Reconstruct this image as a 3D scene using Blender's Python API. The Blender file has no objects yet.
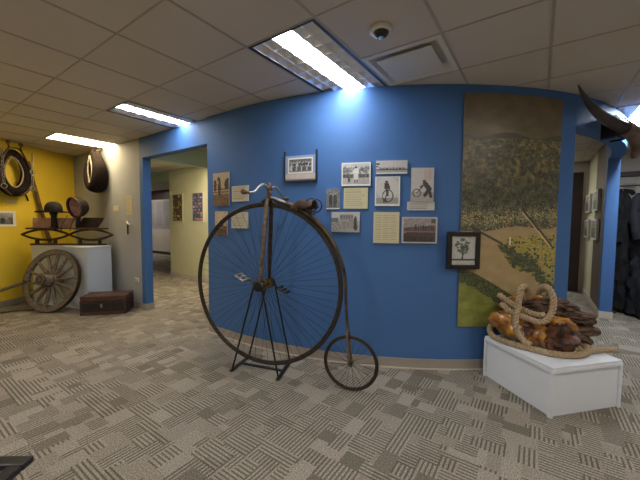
import bpy, bmesh, math, random
import numpy as np
from mathutils import Vector, Matrix, noise
random.seed(7)
rng = np.random.RandomState(11)
S = bpy.context.scene
C = S.collection
PI = math.pi
V = Vector

# ---------------------------------------------------------------- camera
CAM_H = 1.407
f_px, pitch, roll, yaw = 316.18, -0.05686, 0.00778, 0.60472
cd = bpy.data.cameras.new('camera'); cam = bpy.data.objects.new('camera', cd); C.objects.link(cam)
cd.sensor_width = 36; cd.lens = f_px / 640 * 36; cd.clip_start = 0.02
R0 = V((math.cos(yaw), math.sin(yaw), 0))
F0 = V((-math.sin(yaw) * math.cos(pitch), math.cos(yaw) * math.cos(pitch), math.sin(pitch)))
U0 = R0.cross(F0)
cr, sr = math.cos(roll), math.sin(roll)
X_ = R0 * cr + U0 * sr; Y_ = -R0 * sr + U0 * cr; Z_ = -F0
M_ = Matrix((X_, Y_, Z_)).transposed().to_4x4(); M_.translation = V((0, 0, CAM_H))
cam.matrix_world = M_
S.camera = cam

# ---------------------------------------------------------------- world, exposure
w = bpy.data.worlds.new('world'); S.world = w; w.use_nodes = True
w.node_tree.nodes['Background'].inputs[0].default_value = (0.9, 0.93, 1, 1)
w.node_tree.nodes['Background'].inputs[1].default_value = 0.3
S.view_settings.view_transform = 'Standard'; S.view_settings.look = 'None'
S.view_settings.gamma = 1; S.view_settings.use_curve_mapping = False
S.view_settings.exposure = 1.0
L_MAIN = 17.0      # emission of the troffer over the blue wall
L_ROOM = 20.0      # unseen hall troffers, some added only for brightness
L_WARM = 10.0      # warm troffer by the yellow wall
CEIL = 2.675

# ---------------------------------------------------------------- materials
def srgb(r, g, b):
    def c(v):
        v /= 255.0
        return v / 12.92 if v <= 0.04045 else ((v + 0.055) / 1.055) ** 2.4
    return (c(r), c(g), c(b), 1)
class NT:
    def __init__(s, name):
        s.m = bpy.data.materials.new(name); s.m.use_nodes = True
        s.n = s.m.node_tree.nodes; s.l = s.m.node_tree.links; s.b = s.n['Principled BSDF']
    def a(s, t, **k):
        n = s.n.new(t)
        for q, v in k.items(): setattr(n, q, v)
        return n
    def k(s, a, b): s.l.new(a, b)
    def math(s, op, a, b=None, c=None):
        n = s.n.new('ShaderNodeMath'); n.operation = op
        for i, v in enumerate((a, b, c)):
            if v is None: continue
            if isinstance(v, (int, float)): n.inputs[i].default_value = v
            else: s.l.new(v, n.inputs[i])
        return n.outputs[0]
    def mix(s, f, a, b):
        n = s.n.new('ShaderNodeMix'); n.data_type = 'RGBA'
        for i, v in ((0, f), (6, a), (7, b)):
            if isinstance(v, (int, float)): n.inputs[i].default_value = v
            elif isinstance(v, tuple): n.inputs[i].default_value = v
            else: s.l.new(v, n.inputs[i])
        return n.outputs[2]
def mat(name, col, rough=0.6, var=0.12, scale=8, metal=0, bump=0.0, bscale=60, spec=0.5, stretch=None, col2=None):
    t = NT(name); b = t.b
    tc = t.a('ShaderNodeTexCoord'); co = tc.outputs['Object']
    if stretch:
        mp = t.a('ShaderNodeMapping'); mp.inputs['Scale'].default_value = stretch; t.k(co, mp.inputs[0]); co = mp.outputs[0]
    nz = t.a('ShaderNodeTexNoise'); nz.inputs['Scale'].default_value = scale; nz.inputs['Detail'].default_value = 5
    t.k(co, nz.inputs['Vector'])
    d = col2 if col2 else tuple(v * (1 - var) for v in col[:3]) + (1,)
    lt = col if col2 else tuple(min(1, v * (1 + var)) for v in col[:3]) + (1,)
    r = t.a('ShaderNodeValToRGB'); t.k(nz.outputs[0], r.inputs[0])
    r.color_ramp.elements[0].position = 0.35; r.color_ramp.elements[1].position = 0.65
    r.color_ramp.elements[0].color = d; r.color_ramp.elements[1].color = lt
    t.k(r.outputs[0], b.inputs['Base Color'])
    b.inputs['Roughness'].default_value = rough; b.inputs['Metallic'].default_value = metal
    b.inputs['Specular IOR Level'].default_value = spec
    if bump:
        n2 = t.a('ShaderNodeTexNoise'); n2.inputs['Scale'].default_value = bscale; n2.inputs['Detail'].default_value = 4
        t.k(co, n2.inputs['Vector'])
        bp = t.a('ShaderNodeBump'); bp.inputs['Strength'].default_value = bump; bp.inputs['Distance'].default_value = 0.01
        t.k(n2.outputs[0], bp.inputs['Height']); t.k(bp.outputs[0], b.inputs['Normal'])
    return t.m
def emis(name, col, s):
    t = NT(name); b = t.b
    b.inputs['Base Color'].default_value = (0.8, 0.8, 0.8, 1)
    b.inputs['Emission Color'].default_value = col; b.inputs['Emission Strength'].default_value = s
    return t.m
def attr_mat(name, rough=0.5, bump=0):
    t = NT(name); a = t.a('ShaderNodeVertexColor'); a.layer_name = 'paint'
    nz = t.a('ShaderNodeTexNoise'); nz.inputs['Scale'].default_value = 90
    tc = t.a('ShaderNodeTexCoord'); t.k(tc.outputs['Object'], nz.inputs['Vector'])
    mx = t.mix(0.06, a.outputs[0], nz.outputs['Color']); t.k(mx, t.b.inputs['Base Color'])
    t.b.inputs['Roughness'].default_value = rough
    return t.m
M = {}
M['blue'] = mat('blue_paint', (0.055, 0.155, 0.39, 1), 0.62, 0.03, 3, bump=0.05, bscale=220)
M['grey_wall'] = mat('grey_paint', (0.36, 0.385, 0.42, 1), 0.7, 0.02, 3, bump=0.04, bscale=220)
M['yellow'] = mat('yellow_paint', (0.88, 0.64, 0.05, 1), 0.6, 0.04, 2, bump=0.04, bscale=220)
M['cream'] = mat('cream_paint', (0.66, 0.66, 0.45, 1), 0.7, 0.02, 3)
M['green'] = mat('pale_green_paint', (0.42, 0.52, 0.36, 1), 0.7, 0.02, 3)
M['beige'] = mat('beige_paint', (0.50, 0.46, 0.40, 1), 0.7, 0.03, 3)
M['brown_wall'] = mat('brown_paint', (0.13, 0.09, 0.075, 1), 0.6, 0.04, 3)
M['base'] = mat('taupe_rubber', (0.36, 0.315, 0.27, 1), 0.5, 0.04, 6)
M['base_lip'] = mat('pale_rubber_lip', (0.60, 0.54, 0.46, 1), 0.45, 0.04, 6)
M['dark_trim'] = mat('dark_brown_trim', (0.035, 0.02, 0.018, 1), 0.45, 0.1, 6)
M['white'] = mat('white_laminate', (0.74, 0.79, 0.86, 1), 0.4, 0.015, 3)
M['plinth'] = mat('pale_grey_paint', (0.60, 0.66, 0.74, 1), 0.45, 0.02, 3)
M['tbar'] = mat('ceiling_bar_enamel', (0.44, 0.39, 0.335, 1), 0.45, 0.03, 5)
M['plastic'] = mat('white_plastic', (0.72, 0.69, 0.62, 1), 0.4, 0.02, 5)
M['black_plastic'] = mat('black_plastic', (0.02, 0.02, 0.022, 1), 0.35, 0.1, 9)
M['alu'] = mat('brushed_aluminium', (0.75, 0.76, 0.78, 1), 0.22, 0.06, 14, metal=1)
M['reflector'] = mat('louver_aluminium', (0.84, 0.85, 0.87, 1), 0.4, 0.03, 9, metal=0.2)
M['fix_black'] = mat('dark_fixture_edge', (0.02, 0.022, 0.03, 1), 0.4, 0.05, 9)
M['rubber'] = mat('old_black_rubber', (0.022, 0.019, 0.017, 1), 0.55, 0.25, 30, bump=0.2)
M['iron'] = mat('dark_patina_iron', (0.035, 0.026, 0.02, 1), 0.42, 0.3, 30, metal=0.6, col2=(0.09, 0.062, 0.04, 1))
M['worn'] = mat('worn_brown_steel', (0.27, 0.20, 0.14, 1), 0.4, 0.3, 26, metal=0.55, col2=(0.13, 0.09, 0.06, 1))
M['nickel'] = mat('worn_nickel', (0.50, 0.45, 0.38, 1), 0.45, 0.2, 26, metal=0.9)
M['brass'] = mat('tarnished_brass', (0.30, 0.22, 0.11, 1), 0.4, 0.3, 30, metal=0.8, col2=(0.1, 0.07, 0.04, 1))
M['spoke'] = mat('dark_spoke_wire', (0.018, 0.016, 0.018, 1), 0.45, 0.2, 20, metal=0.4)
M['stand'] = mat('black_stand_paint', (0.012, 0.011, 0.012, 1), 0.35, 0.1, 20)
M['leather'] = mat('brown_saddle_leather', (0.065, 0.032, 0.022, 1), 0.55, 0.3, 20, bump=0.2)
M['grip'] = mat('turned_wood_grip', (0.13, 0.07, 0.04, 1), 0.4, 0.3, 30)
M['blk_leather'] = mat('black_collar_leather', (0.017, 0.012, 0.011, 1), 0.85, 0.3, 22, bump=0.5, spec=0.12)
M['lining'] = mat('pale_collar_lining', (0.34, 0.29, 0.22, 1), 0.8, 0.2, 22, bump=0.3)
M['chain'] = mat('grey_chain_steel', (0.34, 0.31, 0.27, 1), 0.4, 0.2, 22, metal=0.7)
M['old_wood'] = mat('weathered_grey_wood', (0.23, 0.19, 0.15, 1), 0.75, 0.3, 14, bump=0.4, stretch=(1, 1, 5), col2=(0.095, 0.07, 0.05, 1))
M['pole_wood'] = mat('rough_pole_wood', (0.19, 0.10, 0.04, 1), 0.7, 0.3, 14, bump=0.4, col2=(0.08, 0.045, 0.022, 1))
M['seat_wood'] = mat('pinkish_seat_panel', (0.46, 0.27, 0.19, 1), 0.6, 0.3, 9, bump=0.1, col2=(0.32, 0.17, 0.11, 1))
M['dark_wood'] = mat('dark_brown_wood', (0.06, 0.034, 0.022, 1), 0.45, 0.3, 12, bump=0.2)
M['trunk_wood'] = mat('worn_red_brown_wood', (0.13, 0.052, 0.026, 1), 0.5, 0.3, 10, bump=0.3, stretch=(1, 1, 6), col2=(0.05, 0.022, 0.014, 1))
M['trunk_front'] = mat('dark_trunk_covering', (0.022, 0.015, 0.015, 1), 0.45, 0.3, 12, bump=0.3)
M['felt'] = mat('black_felt', (0.014, 0.011, 0.012, 1), 0.85, 0.2, 40, bump=0.2)
M['pink_silk'] = mat('faded_pink_lining', (0.55, 0.31, 0.25, 1), 0.6, 0.2, 20)
M['fur'] = mat('black_fur', (0.006, 0.006, 0.008, 1), 0.9, 0.4, 60, bump=1.0, bscale=90)
M['fur_blue'] = mat('blue_black_fur', (0.008, 0.008, 0.014, 1), 0.85, 0.4, 60, bump=1.0, bscale=90)
M['horn'] = mat('dark_brown_horn', (0.055, 0.035, 0.028, 1), 0.35, 0.3, 8, bump=0.1, col2=(0.018, 0.012, 0.01, 1))
M['horn_pale'] = mat('pale_brown_horn', (0.20, 0.12, 0.085, 1), 0.35, 0.3, 8, bump=0.1, col2=(0.10, 0.06, 0.045, 1))
M['rope'] = mat('tan_manila_rope', (0.42, 0.31, 0.19, 1), 0.8, 0.2, 60, bump=0.6, bscale=260)
M['paper'] = mat('cream_paper', (0.62, 0.58, 0.46, 1), 0.7, 0.04, 10)
M['frame_black'] = mat('black_picture_frame', (0.012, 0.010, 0.010, 1), 0.3, 0.2, 20)
M['print'] = attr_mat('printed_picture', 0.45)
M['poster'] = attr_mat('printed_aerial_view', 0.38)

# ceiling tiles
t = NT('ceiling_tile'); tc = t.a('ShaderNodeTexCoord')
vo = t.a('ShaderNodeTexVoronoi'); vo.inputs['Scale'].default_value = 130; t.k(tc.outputs['Object'], vo.inputs['Vector'])
nz = t.a('ShaderNodeTexNoise'); nz.inputs['Scale'].default_value = 1.3; t.k(tc.outputs['Object'], nz.inputs['Vector'])
c1 = t.mix(nz.outputs[0], (0.60, 0.545, 0.485, 1), (0.665, 0.61, 0.545, 1))
sp = t.math('LESS_THAN', vo.outputs['Distance'], 0.16)
c2 = t.mix(t.math('MULTIPLY', sp, 0.35), c1, (0.22, 0.2, 0.18, 1)); t.k(c2, t.b.inputs['Base Color'])
t.b.inputs['Roughness'].default_value = 0.85
M['ceiling'] = t.m

# patterned carpet: two layers of rectangular patches, plain or striped along either axis
t = NT('patterned_carpet'); tc = t.a('ShaderNodeTexCoord'); sx = t.a('ShaderNodeSeparateXYZ'); t.k(tc.outputs['Object'], sx.inputs[0])
x, y = sx.outputs[0], sx.outputs[1]
PITCH = 0.0255
def wn(a, b, c):
    cb = t.a('ShaderNodeCombineXYZ')
    for i, v in enumerate((a, b)): t.k(v, cb.inputs[i])
    cb.inputs[2].default_value = c
    n = t.a('ShaderNodeTexWhiteNoise'); n.noise_dimensions = '3D'; t.k(cb.outputs[0], n.inputs[0]); return n.outputs['Value']
def snap(v, step): return t.math('MULTIPLY', t.math('FLOOR', t.math('DIVIDE', v, step)), 1.0)
def layer(wx, wy, seed):
    row = snap(y, wy)
    sh = t.math('MULTIPLY', wn(row, row, seed + 0.5), 7.0)
    col = snap(t.math('ADD', x, t.math('MULTIPLY', t.math('FLOOR', sh), PITCH)), wx)
    return wn(col, row, seed), wn(col, row, seed + 3.3)
def stripes(v, duty):
    return t.math('LESS_THAN', t.math('FRACT', t.math('DIVIDE', v, PITCH)), duty)
sxp = stripes(x, 0.44); syp = stripes(y, 0.44)
def pattern(r, dk=0.37):
    # < .27 light, .27-.45 dark, .45-.74 stripes one way, rest the other
    dark = t.math('MULTIPLY', t.math('GREATER_THAN', r, 0.24), t.math('LESS_THAN', r, dk))
    a = t.math('MULTIPLY', t.math('MULTIPLY', t.math('GREATER_THAN', r, 0.37), t.math('LESS_THAN', r, 0.70)), sxp)
    b = t.math('MULTIPLY', t.math('GREATER_THAN', r, 0.70), syp)
    return t.math('MAXIMUM', t.math('MULTIPLY', dark, 0.72), t.math('MAXIMUM', a, b))
r1, q1 = layer(PITCH * 8, PITCH * 6, 1.0)
r2, q2 = layer(PITCH * 5, PITCH * 4, 7.0)
r3, q3 = layer(PITCH * 4, PITCH * 7, 13.0)
p = pattern(r1, 0.26)
u2 = t.math('GREATER_THAN', q2, 0.56); u3 = t.math('GREATER_THAN', q3, 0.68)
def sel(u, a, b): return t.math('ADD', t.math('MULTIPLY', u, a), t.math('MULTIPLY', t.math('SUBTRACT', 1.0, u), b))
p = sel(u2, pattern(r2), p); p = sel(u3, pattern(r3), p)
tone = sel(u3, q3, sel(u2, r2, q1))
nz = t.a('ShaderNodeTexNoise'); nz.inputs['Scale'].default_value = 130; nz.inputs['Detail'].default_value = 4; t.k(tc.outputs['Object'], nz.inputs['Vector'])
light = t.mix(tone, (0.30, 0.265, 0.22, 1), (0.365, 0.328, 0.278, 1))
dark = t.mix(tone, (0.100, 0.084, 0.065, 1), (0.132, 0.118, 0.090, 1))
cc = t.mix(t.math('MULTIPLY', p, 0.86), light, dark)
rp = t.a('ShaderNodeValToRGB'); t.k(nz.outputs[0], rp.inputs[0])
rp.color_ramp.elements[0].position = 0.35; rp.color_ramp.elements[0].color = (0.50, 0.50, 0.50, 1)
rp.color_ramp.elements[1].position = 0.66; rp.color_ramp.elements[1].color = (1.36, 1.35, 1.33, 1)
mm = t.a('ShaderNodeMix', data_type='RGBA', blend_type='MULTIPLY'); mm.inputs[0].default_value = 1
t.k(cc, mm.inputs[6]); t.k(rp.outputs[0], mm.inputs[7]); t.k(mm.outputs[2], t.b.inputs['Base Color'])
bp = t.a('ShaderNodeBump'); bp.inputs['Strength'].default_value = 0.5; bp.inputs['Distance'].default_value = 0.004
t.k(nz.outputs[0], bp.inputs['Height']); t.k(bp.outputs[0], t.b.inputs['Normal'])
t.b.inputs['Roughness'].default_value = 0.95; t.b.inputs['Specular IOR Level'].default_value = 0.1
M['carpet'] = t.m

# golden polished burl with dark knots
def burl(name, pale, deep, dark, thr, rough, coat):
    t = NT(name); tc = t.a('ShaderNodeTexCoord')
    n1 = t.a('ShaderNodeTexNoise'); n1.inputs['Scale'].default_value = 7; n1.inputs['Detail'].default_value = 6; n1.inputs['Distortion'].default_value = 1.2
    t.k(tc.outputs['Object'], n1.inputs['Vector'])
    r = t.a('ShaderNodeValToRGB'); t.k(n1.outputs[0], r.inputs[0]); e = r.color_ramp.elements
    e[0].position = thr; e[0].color = dark; e[1].position = 0.62; e[1].color = pale
    m = r.color_ramp.elements.new(thr + 0.08); m.color = deep
    t.k(r.outputs[0], t.b.inputs['Base Color']); t.b.inputs['Roughness'].default_value = rough
    t.b.inputs['Coat Weight'].default_value = coat; t.b.inputs['Coat Roughness'].default_value = 0.15
    bp = t.a('ShaderNodeBump'); bp.inputs['Strength'].default_value = 0.25; bp.inputs['Distance'].default_value = 0.02
    t.k(n1.outputs[0], bp.inputs['Height']); t.k(bp.outputs[0], t.b.inputs['Normal'])
    return t.m
M['burl'] = burl('golden_polished_burl', (0.56, 0.27, 0.035, 1), (0.34, 0.13, 0.02, 1), (0.09, 0.03, 0.012, 1), 0.38, 0.2, 1.0)
M['knot'] = burl('dark_brown_knot_wood', (0.15, 0.055, 0.02, 1), (0.06, 0.025, 0.014, 1), (0.02, 0.011, 0.009, 1), 0.42, 0.45, 0.15)
M['bark'] = mat('dark_rotten_wood', (0.15, 0.082, 0.048, 1), 0.7, 0.4, 10, bump=0.9, bscale=22, stretch=(1, 5, 5), col2=(0.04, 0.024, 0.018, 1))

# ---------------------------------------------------------------- mesh helpers
def obj(name, bm, m, parent=None, smooth=False, kind=None):
    bmesh.ops.recalc_face_normals(bm, faces=bm.faces[:])
    me = bpy.data.meshes.new(name); bm.to_mesh(me); bm.free()
    if smooth:
        for p_ in me.polygons: p_.use_smooth = True
        try: me.set_sharp_from_angle(angle=math.radians(42))
        except Exception: pass
    o = bpy.data.objects.new(name, me); C.objects.link(o)
    if m: me.materials.append(m)
    if parent: o.parent = parent
    if kind: o['kind'] = kind
    return o
def thing(name, label, cat, loc=(0, 0, 0), rz=0, group=None):
    o = bpy.data.objects.new(name, None); C.objects.link(o); o.location = loc; o.rotation_euler = (0, 0, rz)
    o.empty_display_size = 0.1
    o['label'] = label; o['category'] = cat
    if group: o['group'] = group
    return o
def tag(o, label, cat, group=None):
    o['label'] = label; o['category'] = cat
    if group: o['group'] = group
    return o
def nb(): return bmesh.new()
def box(bm, lo, hi, mx=None, bev=0):
    lo, hi = V(lo), V(hi)
    r = bmesh.ops.create_cube(bm, size=1)
    for v in r['verts']:
        v.co = V([lo[i] + (v.co[i] + 0.5) * (hi[i] - lo[i]) for i in range(3)])
        if mx: v.co = mx @ v.co
    if bev:
        es = list({e for v in r['verts'] for e in v.link_edges})
        bmesh.ops.bevel(bm, geom=es, offset=bev, segments=2, affect='EDGES', profile=0.5)
def frame_at(d):
    d = V(d).normalized(); a = V((0, 0, 1)) if abs(d.z) < 0.9 else V((1, 0, 0))
    x = a.cross(d).normalized(); return x, d.cross(x)
def tube(bm, pts, r, seg=10, closed=False, cap=True, flat=1.0):
    pts = [V(p) for p in pts]; n = len(pts); rings = []; ax = None
    for i, p in enumerate(pts):
        if closed: d = pts[(i + 1) % n] - pts[i - 1]
        else: d = pts[min(i + 1, n - 1)] - pts[max(i - 1, 0)]
        d.normalize()
        if ax is None: ax, _ = frame_at(d)
        ax = (ax - d * ax.dot(d)).normalized(); ay = d.cross(ax)
        rr = r[i] if isinstance(r, (list, tuple)) else r
        rings.append([bm.verts.new(p + ax * math.cos(a) * rr + ay * math.sin(a) * rr * flat) for a in [2 * PI * k / seg for k in range(seg)]])
    for i in range(n if closed else n - 1):
        A, B = rings[i], rings[(i + 1) % n]
        off = 0
        if closed and i == n - 1:
            off = min(range(seg), key=lambda o_: (A[0].co - B[o_].co).length)
        for k in range(seg):
            bm.faces.new((A[k], A[(k + 1) % seg], B[(k + 1 + off) % seg], B[(k + off) % seg]))
    if cap and not closed: bm.faces.new(rings[0][::-1]); bm.faces.new(rings[-1])
def bar(bm, a, b, r0, r1=None, seg=10): tube(bm, [a, b], [r0, r0 if r1 is None else r1], seg)
def lathe(bm, prof, o=(0, 0, 0), axis=(0, 0, 1), seg=24, sx=1.0, sy=1.0):
    o = V(o); d = V(axis).normalized(); ax, ay = frame_at(d); rings = []
    for r, h in prof:
        rings.append([bm.verts.new(o + d * h + ax * math.cos(a) * r * sx + ay * math.sin(a) * r * sy) for a in [2 * PI * k / seg for k in range(seg)]])
    for A, B in zip(rings[:-1], rings[1:]):
        for k in range(seg): bm.faces.new((A[k], A[(k + 1) % seg], B[(k + 1) % seg], B[k]))
    bm.faces.new(rings[0][::-1]); bm.faces.new(rings[-1])
def ring(bm, c, nrm, R, r, n=48, seg=8, flat=1.0):
    c = V(c); x, y = frame_at(nrm)
    tube(bm, [c + x * math.cos(a) * R + y * math.sin(a) * R for a in [2 * PI * k / n for k in range(n)]], r, seg, True, flat=flat)
def prism(bm, poly, z0, z1, mx=None):
    a = [bm.verts.new(V((p_[0], p_[1], z0))) for p_ in poly]; b = [bm.verts.new(V((p_[0], p_[1], z1))) for p_ in poly]
    n = len(poly)
    for i in range(n): bm.faces.new((a[i], a[(i + 1) % n], b[(i + 1) % n], b[i]))
    bm.faces.new(a[::-1]); bm.faces.new(b)
    if mx:
        for v in a + b: v.co = mx @ v.co
def spline(P, n=12, closed=False):
    P = [V(p_) for p_ in P]; out = []; N = len(P)
    for i in range(N if closed else N - 1):
        if closed: p0, p1, p2, p3 = P[i - 1], P[i], P[(i + 1) % N], P[(i + 2) % N]
        else: p0, p1, p2, p3 = P[max(i - 1, 0)], P[i], P[i + 1], P[min(i + 2, N - 1)]
        for k in range(n):
            s = k / n
            out.append(0.5 * ((2 * p1) + (p2 - p0) * s + (2 * p0 - 5 * p1 + 4 * p2 - p3) * s * s + (3 * p1 - p0 - 3 * p2 + p3) * s ** 3))
    if not closed: out.append(P[-1])
    return out
def lerp_list(L, n): return [float(v) for v in np.interp(np.linspace(0, len(L) - 1, n), range(len(L)), L)]

# ---------------------------------------------------------------- the setting
WR, WCX, WCY = 3.94, -2.9, 6.39           # the curved partition: radius, centre
def wallpt(s, off=0.0):                    # arc length along the blue wall (0 at x=-2.9), off = distance in front of it
    if s < 0: return V((WCX + s, WCY - WR - off, 0)), V((1, 0, 0)), V((0, -1, 0))
    a = s / WR
    return V((WCX + (WR + off) * math.sin(a), WCY - (WR + off) * math.cos(a), 0)), V((math.cos(a), math.sin(a), 0)), V((math.sin(a), -math.cos(a), 0))
bm = nb(); box(bm, (-16.2, -3.4, -0.1), (3.4, 10.2, 0)); obj('floor', bm, M['carpet'], kind='structure')
S_END = WR * math.radians(53.4)
def arc_wall(bm, s0, s1, z0, z1, th, off=0.0, n=64):
    rows = []
    for k in range(n + 1):
        s = s0 + (s1 - s0) * k / n
        a, _, _ = wallpt(s, off); b, _, _ = wallpt(s, off - th)
        rows.append([bm.verts.new(a + V((0, 0, z0))), bm.verts.new(a + V((0, 0, z1))), bm.verts.new(b + V((0, 0, z1))), bm.verts.new(b + V((0, 0, z0)))])
    for A, B in zip(rows[:-1], rows[1:]):
        for i in range(4): bm.faces.new((A[i], A[(i + 1) % 4], B[(i + 1) % 4], B[i]))
    bm.faces.new(rows[0]); bm.faces.new(rows[-1][::-1])
bm = nb(); arc_wall(bm, -0.49, S_END, 0, CEIL, 0.17)
obj('wall_curved', bm, M['blue'], smooth=True, kind='structure')
def header_arc(bm, n=30):
    rows = []
    for k in range(n + 1):
        q = k / n; s = S_END + (WR * math.radians(88.4) - S_END) * q
        a, _, _ = wallpt(s, -0.098 * q); b, _, _ = wallpt(s, -0.17 - 0.068 * q)
        rows.append([bm.verts.new(a + V((0, 0, 2.37))), bm.verts.new(a + V((0, 0, CEIL))), bm.verts.new(b + V((0, 0, CEIL))), bm.verts.new(b + V((0, 0, 2.37)))])
    for A, B in zip(rows[:-1], rows[1:]):
        for i in range(4): bm.faces.new((A[i], A[(i + 1) % 4], B[(i + 1) % 4], B[i]))
    bm.faces.new(rows[0]); bm.faces.new(rows[-1][::-1])
bm = nb(); header_arc(bm)
obj('wall_header', bm, M['blue'], smooth=True, kind='structure')
bm = nb(); box(bm, (0.80, 6.28, 0), (0.942, 6.46, CEIL)); obj('trim_post', bm, M['blue'], kind='structure').name = 'trim_1'
bm = nb(); arc_wall(bm, -0.495, S_END + 0.006, 0.012, 0.10, 0.182, off=0.007)
obj('baseboard_curved', bm, M['base'], smooth=True, kind='structure')
bm = nb(); arc_wall(bm, -0.50, S_END + 0.012, 0.0, 0.012, 0.194, off=0.014)
obj('trim_2', bm, M['base_lip'], smooth=True, kind='structure')
bm = nb(); box(bm, (0.79, 6.27, 0), (0.952, 6.475, 0.10)); obj('baseboard_post', bm, M['base_lip'], kind='structure')
# grey wall and the blue cased opening
bm = nb(); box(bm, (-16, 2.48, 0), (-5.12, 2.6, CEIL)); obj('wall_grey', bm, M['grey_wall'], kind='structure')
bm = nb(); box(bm, (-5.12, 2.476, 0), (-5.02, 2.6, CEIL)); obj('trim_3', bm, M['blue'], kind='structure')
bm = nb(); box(bm, (-5.02, 2.476, 2.368), (-3.39, 2.6, CEIL)); obj('wall_lintel', bm, M['blue'], kind='structure')
bm = nb(); box(bm, (-7.6, 2.472, 0), (-5.12, 2.48, 0.10)); box(bm, (-5.128, 2.468, 0), (-5.012, 2.61, 0.10))
obj('baseboard_grey', bm, M['base'], kind='structure')
# yellow wall
YC = V((-7.75, 2.47, 0)); YD = V((0.49767, -0.86737, 0)); YN = V((0.86737, 0.49767, 0))
Ymx = Matrix.Translation(YC) @ Matrix(((YD.x, YN.x, 0, 0), (YD.y, YN.y, 0, 0), (0, 0, 1, 0), (0, 0, 0, 1)))
def Y3(s, off, z): return YC + YD * s + YN * off + V((0, 0, z))
bm = nb(); box(bm, (-0.0, -0.12, 0), (6.6, 0, CEIL), Ymx); obj('wall_yellow', bm, M['yellow'], kind='structure')
bm = nb(); box(bm, (0.02, 0, 0), (6.5, 0.009, 0.10), Ymx); obj('baseboard_yellow', bm, M['base'], kind='structure')
# outer walls of the hall (behind and beside the camera)
bm = nb(); box(bm, (-5.0, -3.32, 0), (3.2, -3.2, CEIL)); obj('wall_back', bm, M['beige'], kind='structure')
bm = nb(); box(bm, (3.2, -3.32, 0), (3.32, 10.0, CEIL)); obj('wall_right', bm, M['beige'], kind='structure')
# room seen through the left opening
bm = nb(); box(bm, (-7.8, 4.5, 0), (-2.6, 4.62, CEIL)); obj('wall_cream', bm, M['cream'], kind='structure')
bm = nb(); box(bm, (-7.8, 4.62, 0), (-7.68, 7.4, CEIL)); obj('wall_cream_return', bm, M['cream'], kind='structure')
bm = nb(); box(bm, (-16, 4.5, 2.41), (-7.8, 4.62, CEIL)); obj('wall_green_soffit', bm, M['green'], kind='structure')
bm = nb(); box(bm, (-5.12, 2.6, 2.368), (-5.0, 4.5, CEIL)); obj('wall_bulkhead', bm, M['green'], kind='structure')
bm = nb(); box(bm, (-7.81, 4.49, 0), (-2.6, 4.5, 0.10)); obj('baseboard_cream', bm, M['base_lip'], kind='structure')
bm = nb(); box(bm, (-16, 7.2, 0), (-7.8, 7.3, CEIL)); obj('wall_far', bm, M['beige'], kind='structure')
bm = nb(); box(bm, (-16, 7.17, 2.3), (-7.8, 7.2, CEIL)); obj('trim_4', bm, M['dark_trim'], kind='structure')
bm = nb(); box(bm, (-16, 7.18, 0), (-7.8, 7.2, 0.11)); obj('baseboard_far', bm, M['dark_trim'], kind='structure')
bm = nb(); box(bm, (-16.1, 2.6, 0), (-16, 7.3, CEIL)); obj('wall_corridor_end', bm, M['beige'], kind='structure')
bm = nb(); box(bm, (-2.6, 2.7, 0), (-2.5, 8.4, CEIL)); obj('wall_divider', bm, M['beige'], kind='structure')
# room seen through the right opening
bm = nb(); box(bm, (0.80, 6.46, 0), (0.942, 7.35, CEIL)); obj('wall_brown', bm, M['brown_wall'], kind='structure')
bm = nb(); box(bm, (0.80, 7.35, 0), (0.942, 8.4, CEIL)); obj('wall_inner', bm, M['cream'], kind='structure')
bm = nb(); box(bm, (0.785, 6.475, 0), (0.80, 8.38, 0.10)); obj('baseboard_inner', bm, M['base_lip'], kind='structure')
bm = nb(); box(bm, (-2.5, 8.4, 0), (-0.45, 8.5, CEIL)); box(bm, (-0.45, 8.4, 2.38), (0.60, 8.5, CEIL)); box(bm, (0.60, 8.4, 0), (0.97, 8.5, CEIL))
obj('wall_rear', bm, M['beige'], kind='structure')
bm = nb()
box(bm, (0.53, 8.36, 0), (0.71, 8.4, 2.46)); box(bm, (-0.56, 8.36, 0), (-0.45, 8.4, 2.46)); box(bm, (-0.45, 8.36, 2.36), (0.53, 8.4, 2.46))
obj('door_1', bm, M['dark_trim'], kind='structure')
bm = nb(); box(bm, (-2.5, 10.0, 0), (3.2, 10.1, CEIL)); obj('wall_far_right', bm, M['cream'], kind='structure')
bm = nb(); box(bm, (-2.5, 10.0 - 0.01, 0), (3.2, 10.0, 0.1)); obj('baseboard_far_right', bm, M['base'], kind='structure')
# alcove with coats
bm = nb(); box(bm, (0.942, 7.6, 0), (3.2, 7.7, CEIL)); obj('wall_alcove', bm, M['beige'], kind='structure')
bm = nb(); box(bm, (0.942, 7.54, 2.235), (3.2, 7.6, 2.315)); obj('trim_5', bm, M['dark_trim'], kind='structure')

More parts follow.
